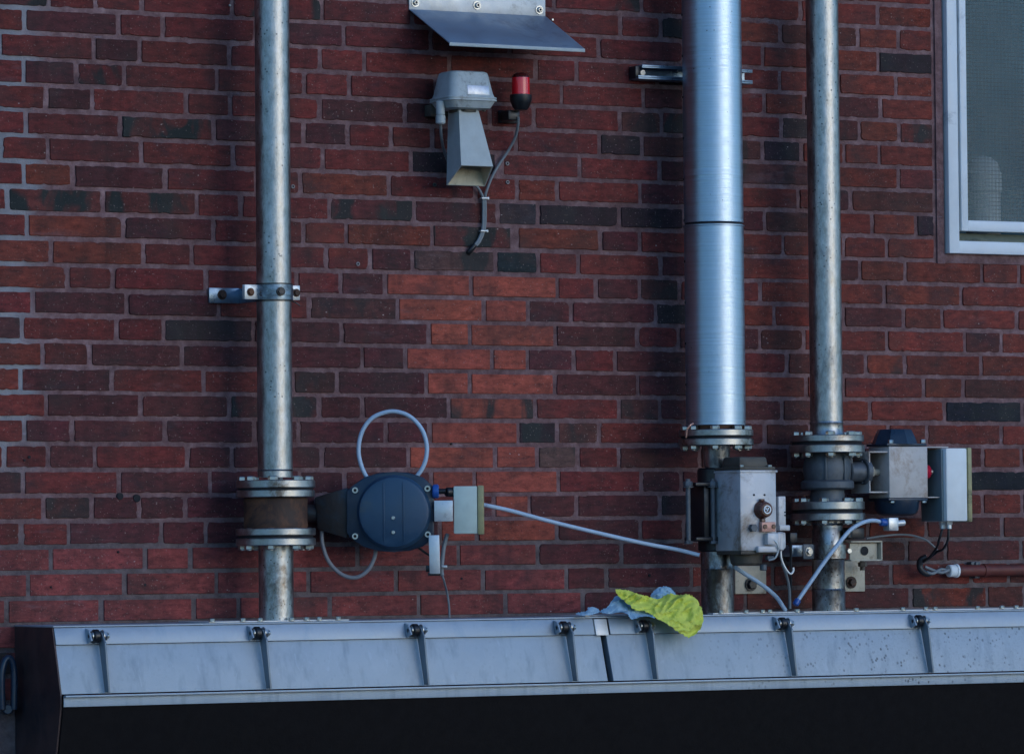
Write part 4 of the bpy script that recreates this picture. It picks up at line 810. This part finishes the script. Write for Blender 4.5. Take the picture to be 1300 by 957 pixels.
loft(mb,[rr(xc,yc,hwx*.94,hy*.94,z_r1,.018),rr(xc,yc,hwx*.90,hy*.9,z_r1+(T-z_r1)*.15,.02),rr(xc-.0,yc,hwx*.80,hy*.78,T-.010,.024),rr(xc,yc,hwx*.76,hy*.74,T-.003,.022),rr(xc,yc,hwx*.68,hy*.64,T,.018)]); mb.build('cover',M_SIREN,t)
mb=MB(); loft(mb,[rr(xc,yc,hwx*.62,hy*.62,z_b,.018),rr(xc,yc,hwx*.82,hy*.82,z_b+.003,.02),rr(xc,yc,hwx*.94,hy*.95,z_r0,.018),rr(xc,yc,hwx*1.0,hy*1.0,z_r0+.001,.018),rr(xc,yc,hwx*1.0,hy*1.0,z_r0+.0045,.018),rr(xc,yc,hwx*.975,hy*.975,z_r0+.005,.018),rr(xc,yc,hwx*.975,hy*.975,z_r0+.0065,.018),rr(xc,yc,hwx*1.0,hy*1.0,z_r0+.007,.018),rr(xc,yc,hwx*1.0,hy*1.0,z_r1-.001,.018),rr(xc,yc,hwx*.97,hy*.97,z_r1,.018)]); mb.build('base',M_SIREN,t)
for px in (590.5,614.5):
    mb=MB(); p=S(px,137.5,DS-.03); mb.cyl((p.x,p.y,z_b+.004),(p.x,p.y,z_b-.004),.005,12,.001); mb.build('screw',M_CAPB,t)
# rating plate on the sloping front of the cover
pl=[S(592.3,120.2,DS-.012),S(619.8,120.2,DS-.012),S(618.8,110,DS-.018),S(593.5,109.2,DS-.018)]
mb=MB(); 
fy=lambda z: yc-(hy*.9+(hy*.78-hy*.9)*max(0,(z-(z_r1+(T-z_r1)*.15)))/((T-.010)-(z_r1+(T-z_r1)*.15)))
xa,xb=pl[0].x,pl[1].x; za,zb_2=pl[0].z,pl[2].z
mb.hull6([(xa,fy(za)-.0012,za),(xb,fy(za)-.0012,za),(xb,fy(zb_2)-.0012,zb_2),(xa,fy(zb_2)-.0012,zb_2)],[(xa,fy(za)+.002,za),(xb,fy(za)+.002,za),(xb,fy(zb_2)+.002,zb_2),(xa,fy(zb_2)+.002,zb_2)],.0004); mb.build('rating_plate',M_LABEL,t)
# horn: flared square tube, mouth cut back
hc=S(594,140,yc*-1); hxc=(S(581,140,-yc+.028).x+S(608.5,140,-yc+.028).x)/2; ht=.028; 
zt=z_b+.002
mF=-yc+.050; mBk=-yc-.026                        # depth of mouth front / back edge
fl=S(585.5,210,mF); frr=S(626,210,mF); bl=S(566.8,235.3,mBk); br=S(615.8,235.3,mBk)
top=[Vector((hxc-ht,yc-ht,zt)),Vector((hxc+ht,yc-ht,zt)),Vector((hxc+ht,yc+ht,zt)),Vector((hxc-ht,yc+ht,zt))]
xl_=(fl.x+bl.x)/2; xr_=(frr.x+br.x)/2
bot=[Vector((fl.x,-mF,fl.z)),Vector((frr.x,-mF,fl.z)),Vector((br.x,-mBk,bl.z)),Vector((bl.x,-mBk,bl.z))]
mb=MB(); 
def sq(P,ins):
    c=sum(P,Vector())/4; return [p+(c-p).normalized()*ins for p in P]
cor=[]
mb.poly(top+bot,[(0,1,5,4),(1,2,6,5),(2,3,7,6),(3,0,4,7),(3,2,1,0)])
bi=sq(bot,.004); ti=sq([p+Vector((0,0,-.01)) for p in top],.006)
mb.poly(bot+bi,[(0,1,5,4),(1,2,6,5),(2,3,7,6),(3,0,4,7)])
es=[e for e in mb.bm.edges if len(e.link_faces)==2 and e.calc_face_angle(0)>.5 and abs((e.verts[0].co-e.verts[1].co).z)>.08]
bmesh.ops.bevel(mb.bm,geom=es,offset=.006,segments=3,affect='EDGES')
hn=mb.build('horn',M_SIREN,t)
mb=MB(); mb.poly(ti+bi,[(0,1,5,4),(1,2,6,5),(2,3,7,6),(3,0,4,7),(0,1,2,3)]); mb.build('horn_lining',M_HORNIN,hn)
mb=MB(); mb.ring((hxc,yc,z_b-.006),Z_,.006,.01,.036,32); mb.build('collar',M_CAPB,t)
mb=MB(); p=S(559,130,-yc+.01); mb.cyl((p.x,p.y,S(559,129,-yc).z),(p.x,p.y,S(559,147,-yc).z),.0115,20,.002); mb.cyl((p.x,p.y,S(559,147,-yc).z+.001),(p.x,p.y,S(559,158.5,-yc).z),.0125,12,.003); mb.build('cable_gland',M_SIREN,t)
mb=MB(); mb.box((xc-.01,-.018,z_b+.004),(.10,.036,.03),bev=.003); mb.build('wall_mount',M_CAPB,t)
# beacon
t=thing('warning_beacon',W(661,152,.0),'small red warning beacon on a black base right of the siren','warning light')
DBn=.075; bc_=W(661.2,120,DBn); mB=mpp(bc_); Zb=lambda py: W(661.5,py,DBn).z
mb=MB(); r=11.4*mB; z0=Zb(120.5); Hh=Zb(99)-z0
pr=[(0,r)]; 
for i in range(1,9): pr.append((Hh*i/9,r*(1-(.0 if i%2 else .012))))
mb.lathe((bc_.x,bc_.y,z0),Z_,pr+[(Hh,r*.98)],48); mb.build('lens',M_REDL,t)
mb=MB(); h2_=Zb(92.5)-Zb(99); mb.lathe((bc_.x,bc_.y,Zb(99)),Z_,[(0,r*.99),(h2_*.35,r*.95),(h2_*.7,r*.8),(h2_*.93,r*.5),(h2_,r*.1)],40); mb.build('lens_top',M_REDD,t)
mb=MB(); z0=Zb(140); mb.lathe((bc_.x,bc_.y,z0),Z_,[(0,r*.70),(Zb(136)-z0,r*.95),(Zb(131)-z0,r*1.12),(Zb(128)-z0,r*1.22),(Zb(121)-z0,r*1.22),(Zb(120.3)-z0,r*1.05)],48); mb.build('base',M_BLACK,t)
mb=MB(); a=W(650,147,.03); mb.box((bc_.x-.01,-.03,Zb(146)),(.034,.055,13*mB),bev=.003); mb.box((bc_.x,-.006,Zb(146)),(.055,.010,16*mB),bev=.002); mb.build('bracket',M_BLACK,t)
# siren and beacon cables
mb=MB(); mb.tube([W(658,149,.06),W(657.5,160,.05),W(654,175,.03),W(645,192,.012),W(633,210,.010),W(624,226,.012),W(617.5,243,.012),W(616,252,.010),W(616.3,270,.009),W(615,291,.009),W(608,308,.009),W(598,317,.006),W(596,319,-.004)],.0037,12); single(mb,'cable',M_CABLE,'grey cable from the red beacon down into the brickwork','cable')
mb=MB(); mb.tube([W(559.3,158,.09),W(560.5,175,.07),W(564,192,.03),W(572,210,.012),W(590,228,.010),W(605,237,.010),W(611.5,247,.010),W(613.2,253,.010),W(613.6,270,.009),W(612.5,291,.009),W(606,307,.008),W(598,315,.005),W(595.5,317,-.004)],.0037,12); single(mb,'cable',M_CABLE,'grey cable from the siren gland joining the beacon cable','cable')
mb=MB(); mb.tube([W(603,311,.010),W(598.5,316.5,.008),W(595.5,320,.003),W(595,321,-.005)],.0068,12); single(mb,'cable_sleeve',M_CABLEB,'black sleeve where both siren cables enter the wall','cable sleeve')
for (px,py,l) in ((614.7,252,'upper pale tie binding the two siren cables'),(613.5,293.5,'lower pale tie binding the two siren cables')):
    p=W(px,py,.011); mb=MB(); mb.box(p,(.020,.012,.004),bev=.001); mb.box(p+X_*.010,(.006,.008,.007),bev=.001); single(mb,'cable_tie',M_ZINC,l,'cable tie')
# ------------------------------------------------------------------ casing along the foot of the wall
CD=.20
t=thing('metal_casing',W(19,900,.0),'long blue-grey sheet metal casing along the foot of the wall','casing')
XL=W(18.5,794,0).x; CDl=None
# depth of the front edge so that the left end face spans the same width as in the picture
lo,hi=.02,.6
for _ in range(40):
    m=(lo+hi)/2
    if W(66.5,797,m).x>XL: lo=m
    else: hi=m
CD=(lo+hi)/2; print('casing depth',CD)
ZC=(W(68,796.5,CD).z+W(1250,771.8,CD).z)/2; print('zc',W(68,796.5,CD).z,W(600,784.5,CD).z,W(1250,771.8,CD).z)
SL=.31; XR=X1-.05; ZB=.35
def fy_(z,off=0): return -(CD+off)-(ZC-z)*SL            # sloping front plane
zlip=ZC-23.0*mpp(W(600,800,CD))
def zAt(px,py,d=None):
    v=W(px,py,CD+.03); return v.z
zcb=(W(790,865,CD+.06).z+W(1290,852.3,CD+.06).z)/2      # lower edge of the covers
# top sheet
mb=MB(); mb.box(((XL+XR)/2,-(CD+.004)/2-.0005,ZC-.002),(XR-XL,CD+.003,.004),bev=.001); mb.build('top_sheet',M_CASEL,t)
# end panel
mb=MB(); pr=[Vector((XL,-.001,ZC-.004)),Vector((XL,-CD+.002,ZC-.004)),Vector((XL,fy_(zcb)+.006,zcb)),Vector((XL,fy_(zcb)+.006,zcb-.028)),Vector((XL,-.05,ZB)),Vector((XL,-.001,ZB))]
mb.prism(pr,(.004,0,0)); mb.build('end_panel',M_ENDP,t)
def slab(xa,xb,za,zb_,off,th,mat,name,bev=.0012):
    mb=MB(); mb.hull6([(xa,fy_(za,off),za),(xb,fy_(za,off),za),(xb,fy_(za,off)+th,za),(xa,fy_(za,off)+th,za)],[(xa,fy_(zb_,off),zb_),(xb,fy_(zb_,off),zb_),(xb,fy_(zb_,off)+th,zb_),(xa,fy_(zb_,off)+th,zb_)],bev); return mb.build(name,mat,t)
LIPX=[XL+.0035,W(752,790,CD).x,W(768.5,790,CD).x,XR]
slab(LIPX[0],LIPX[1],ZC-.0045,zlip,.0,.004,M_CASEL,'lip'); slab(W(771.5,790,CD).x,LIPX[3],ZC-.0045,zlip,.0,.004,M_CASEL,'lip')
slab(LIPX[1]+.001,LIPX[2],ZC-.006,zlip-.002,.004,.006,M_STRIP,'joint_tab')
# covers in front, hinged below the lip
xg0=W(768,840,CD+.03).x; xg1=W(777,840,CD+.03).x-.004
slab(XL+.003,xg0,zlip-.001,zcb+.002,-.006,.004,M_CASE,'hinged_cover'); slab(xg1,XR,zlip-.001,zcb+.002,-.006,.004,M_CASE,'hinged_cover')
slab(xg0-.004,xg1+.004,zlip+.02,zcb,-.030,.004,M_DARK,'gap_strip')
mb=MB(); a=.004; z1=zlip-.001; z0=zcb+.002; mb.prism([(xg1,fy_(z1,-.006)+.0045,z1),(xg1,fy_(z0,-.006)+.0045,z0),(xg1,fy_(z0,-.030)+.001,z0),(xg1,fy_(z1,-.030)+.001,z1)],(.003,0,0)); mb.build('gap_flange',M_CASEL,t)
# lower trough; added unseen underside, undercut and coloured near-black to read as shade
mb=MB(); yb=fy_(zcb)-.004; zf=zcb-.028; mb.box(((XL+.003+XR)/2,yb+.002,(zcb+zf)/2-.001),(XR-XL-.006,.004,zcb-zf-.002),bev=.001); mb.build('trough_rim',M_CASE,t)
mb=MB(); yw=-.05; mb.hull6([(XL+.005,yb+.004,zf),(XR,yb+.004,zf),(XR,yb+.010,zf),(XL+.005,yb+.010,zf)],[(XL+.005,yw,ZB),(XR,yw,ZB),(XR,yw+.006,ZB),(XL+.005,yw+.006,ZB)],.001); mb.build('added_underside',M_UND,t)
mb=MB(); mb.box(((XL+.003+XR)/2,yb-.004,zcb-.003),(XR-XL-.006,.014,.005),bev=.001); mb.build('trough_flange',M_CASEL,t)
# ribs with hinge bolts
for i,px in enumerate((122.5,327,527,715.5,817,993,1166)):
    py=803-(px-122)*.0215
    zt_=W(px,py,CD+.02).z; xx=W(px+4,py,CD+.02).x
    rb=None
    mb=MB(); z1=ZC-.012; z0=zcb+.004
    # tapered web standing off the cover
    th=.0045
    P=[(xx,fy_(z1,.001),z1),(xx,fy_(z1,.026),z1-.006),(xx,fy_(z1-.03,.036),z1-.03),(xx,fy_(z0,.020),z0),(xx,fy_(z0,-.0015),z0)]
    mb.prism(P,(th,0,0),.0006); rb=mb.build('hinge_arm',M_ARM,t)
    hx=Vector((xx,fy_(z1-.012,.014),z1-.014))
    mb=MB(); mb.cyl(hx-X_*.030,hx+X_*.020,.006,14,.001); mb.mi=1; mb.cyl(hx-X_*.020,hx-X_*.003,.0165,28,.003)
    mb.mi=0; mb.cyl(hx+X_*th,hx+X_*(th+.003),.015,24,.0006); mb.hexn(hx+X_*(th+.003),X_,.010,.0115); mb.lathe(hx+X_*(th+.013),X_,[(0,.008),(.005,.0065),(.008,.002)],14)
    mb.cyl(hx-X_*.0235,hx-X_*.020,.012,20,.0006); mb.hexn(hx-X_*.0235,-X_,.006,.0085); mb.build('hinge_bolt',[M_BOLT,M_BLACK],rb)
    mb=MB(); P=[(xx-.026,fy_(z1+.004,.0012),z1+.004),(xx-.026,fy_(z1,.018),z1),(xx-.026,fy_(z1-.026,.026),z1-.024),(xx-.026,fy_(z1-.03,.0012),z1-.032)]; mb.prism(P,(-.004,0,0),.0006); mb.build('hinge_lug',M_CASEL,rb)
# access plates and screws on the top sheet
def plate(pxa,pxb,name='top_plate'):
    a=W(pxa,785,CD-.03).x; b=W(pxb,785,CD-.03).x; mb=MB(); mb.box(((a+b)/2,-.11,ZC+.0018),(b-a,.175,.0030),bev=.0008); o=mb.build(name,M_STRIP,t); return o
plate(265,443); plate(742,828); pl2=plate(905,1015); plate(1020,1400)
for px in (269,308,330,370,389,405,429,915,947,968,977,1012,1087,1146,1175,1187,1241,1272,1290):
    p=W(px,775,CD-.03); mb=MB(); mb.lathe((p.x,-CD+.03,ZC+.0025),Z_,[(0,.0085),(.0015,.0085)],16); mb.hexn((p.x,-CD+.03,ZC+.004),Z_,.0065,.0068); mb.build('top_screw',M_BOLT,t)
# ------------------------------------------------------------------ cloths on the casing
def rag(name,mat,outline,label,cat,seed,thick=.010,amp=.02):
    """crumpled cloth: outline in picture columns/rows with distance from the wall, filled with a folded sheet"""
    n=len(outline); c=sum((Vector((o[0],o[1],o[2])) for o in outline),Vector())/n
    mb=MB(); RG=26; rings=[]
    dens=[]
    for i in range(n):
        a=outline[i-1];b=outline[i];c2_=outline[(i+1)%n];d=outline[(i+2)%n]
        for k in range(9):
            t_=k/9; f=[.5*((2*b[m])+(c2_[m]-a[m])*t_+(2*a[m]-5*b[m]+4*c2_[m]-d[m])*t_*t_+(3*b[m]-a[m]-3*c2_[m]+d[m])*t_**3) for m in range(3)]
            dens.append(f)
    for side in (1,-1):
        rr_=[]
        for r in range(RG+1):
            s=r/RG; row=[]
            for j,f in enumerate(dens):
                x=c.x+(f[0]-c.x)*s; y=c.y+(f[1]-c.y)*s; dd=c.z+(f[2]-c.z)*s
                if s==1: x+=noise.noise(Vector((j*.9,seed,3)))*1.9; y+=noise.noise(Vector((j*.9,seed,9)))*1.9
                q=noise.noise(Vector((x*.055,y*.085,seed)))*1.0; q2=abs(noise.noise(Vector((x*.07+y*.09,y*.05-x*.03,seed+5)))); q3=noise.noise(Vector((x*.3,y*.3,seed+2)))+1.6*(.5-abs(noise.noise(Vector((x*.16+y*.1,y*.2-x*.07,seed+7)))))
                bulge=(1-s**3)*thick*(1.0+.6*q)
                dd2=dd+side*bulge+((-q2*2+.5)*amp+q3*.003+q*amp*.6)*(1 if side>0 else 1)*(1-.3*s)
                row.append(W(x,y,max(dd2,.01)))
            rr_.append(row)
        V=[[mb.bm.verts.new(p) for p in row] for row in rr_[1:]]; c0=mb.bm.verts.new(rr_[0][0]); m=len(dens)
        for j in range(m): mb.bm.faces.new((c0,V[0][j],V[0][(j+1)%m]))
        for a,b in zip(V,V[1:]):
            for j in range(m): mb.bm.faces.new((a[j],b[j],b[(j+1)%m],a[(j+1)%m]))
    bmesh.ops.remove_doubles(mb.bm,verts=mb.bm.verts,dist=.0004)
    return single(mb,name,mat,label,cat)
E1=CD+.028
rag('cleaning_cloth',M_YEL,[(782,748,E1),(796,749,E1),(812,754,E1),(826,758,E1),(836,760,E1-.02),(850,753.5,E1-.03),(862,755.5,E1-.02),(874,754,E1),(886,763,E1+.01),(892.5,779,E1+.035),(890,797,E1+.05),(876,808.5,E1+.055),(866,805,E1+.055),(852,795,E1+.05),(834,785,E1+.045),(820,776,E1+.035),(806,774,E1+.02),(795,764,E1+.01),(785,756,E1)],'crumpled yellow-green cleaning cloth draped over the casing edge','cloth',3.3,.005,.017)
rag('cleaning_cloth',M_BLU,[(762,776,E1-.02),(772,769,E1-.02),(781,757,E1-.03),(790,757,E1-.03),(800,766,E1-.03),(815,773,E1-.01),(830,776,E1+.025),(832,784,E1+.045),(822,782,E1+.045),(812,783,E1+.045),(802,786,E1+.045),(796,779,E1+.03),(784,777,E1-.01),(774,779,E1)],'light blue cloth crumpled under the yellow one','cloth',8.1,.004,.013)
rag('cleaning_cloth',M_BLU,[(826,757,E1-.04),(832,748,E1-.05),(843,744,E1-.05),(852,747,E1-.05),(858,755,E1-.045),(848,760,E1-.03),(834,763,E1-.03)],'small blue cloth corner poking up behind the yellow cloth','cloth',5.2,.006,.008)
rag('cleaning_cloth',M_BLU,[(731,778.5,E1-.02),(744,775.5,E1-.02),(748,770.5,E1-.03),(757,771,E1-.03),(761,777,E1-.02),(750,780,E1),(738,781,E1)],'flat pale blue scrap of cloth left of the pile','cloth',1.2,.004,.004)
# ------------------------------------------------------------------ hook at the lower left
mb=MB(); dd=.05; mb.tube([W(3,900,dd),W(2,862,dd),W(5,842,dd),W(10.5,835,dd),W(16,842,dd),W(18,862,dd),W(17.5,900,dd)],.0085,14); mb.mi=1; mb.cyl(W(10,900,.05),W(10,900,0),.012,16,.002); single(mb,'wall_hook',[M_NAVY,M_NAVY],'dark blue looped metal hook at the wall left of the casing end','hook')
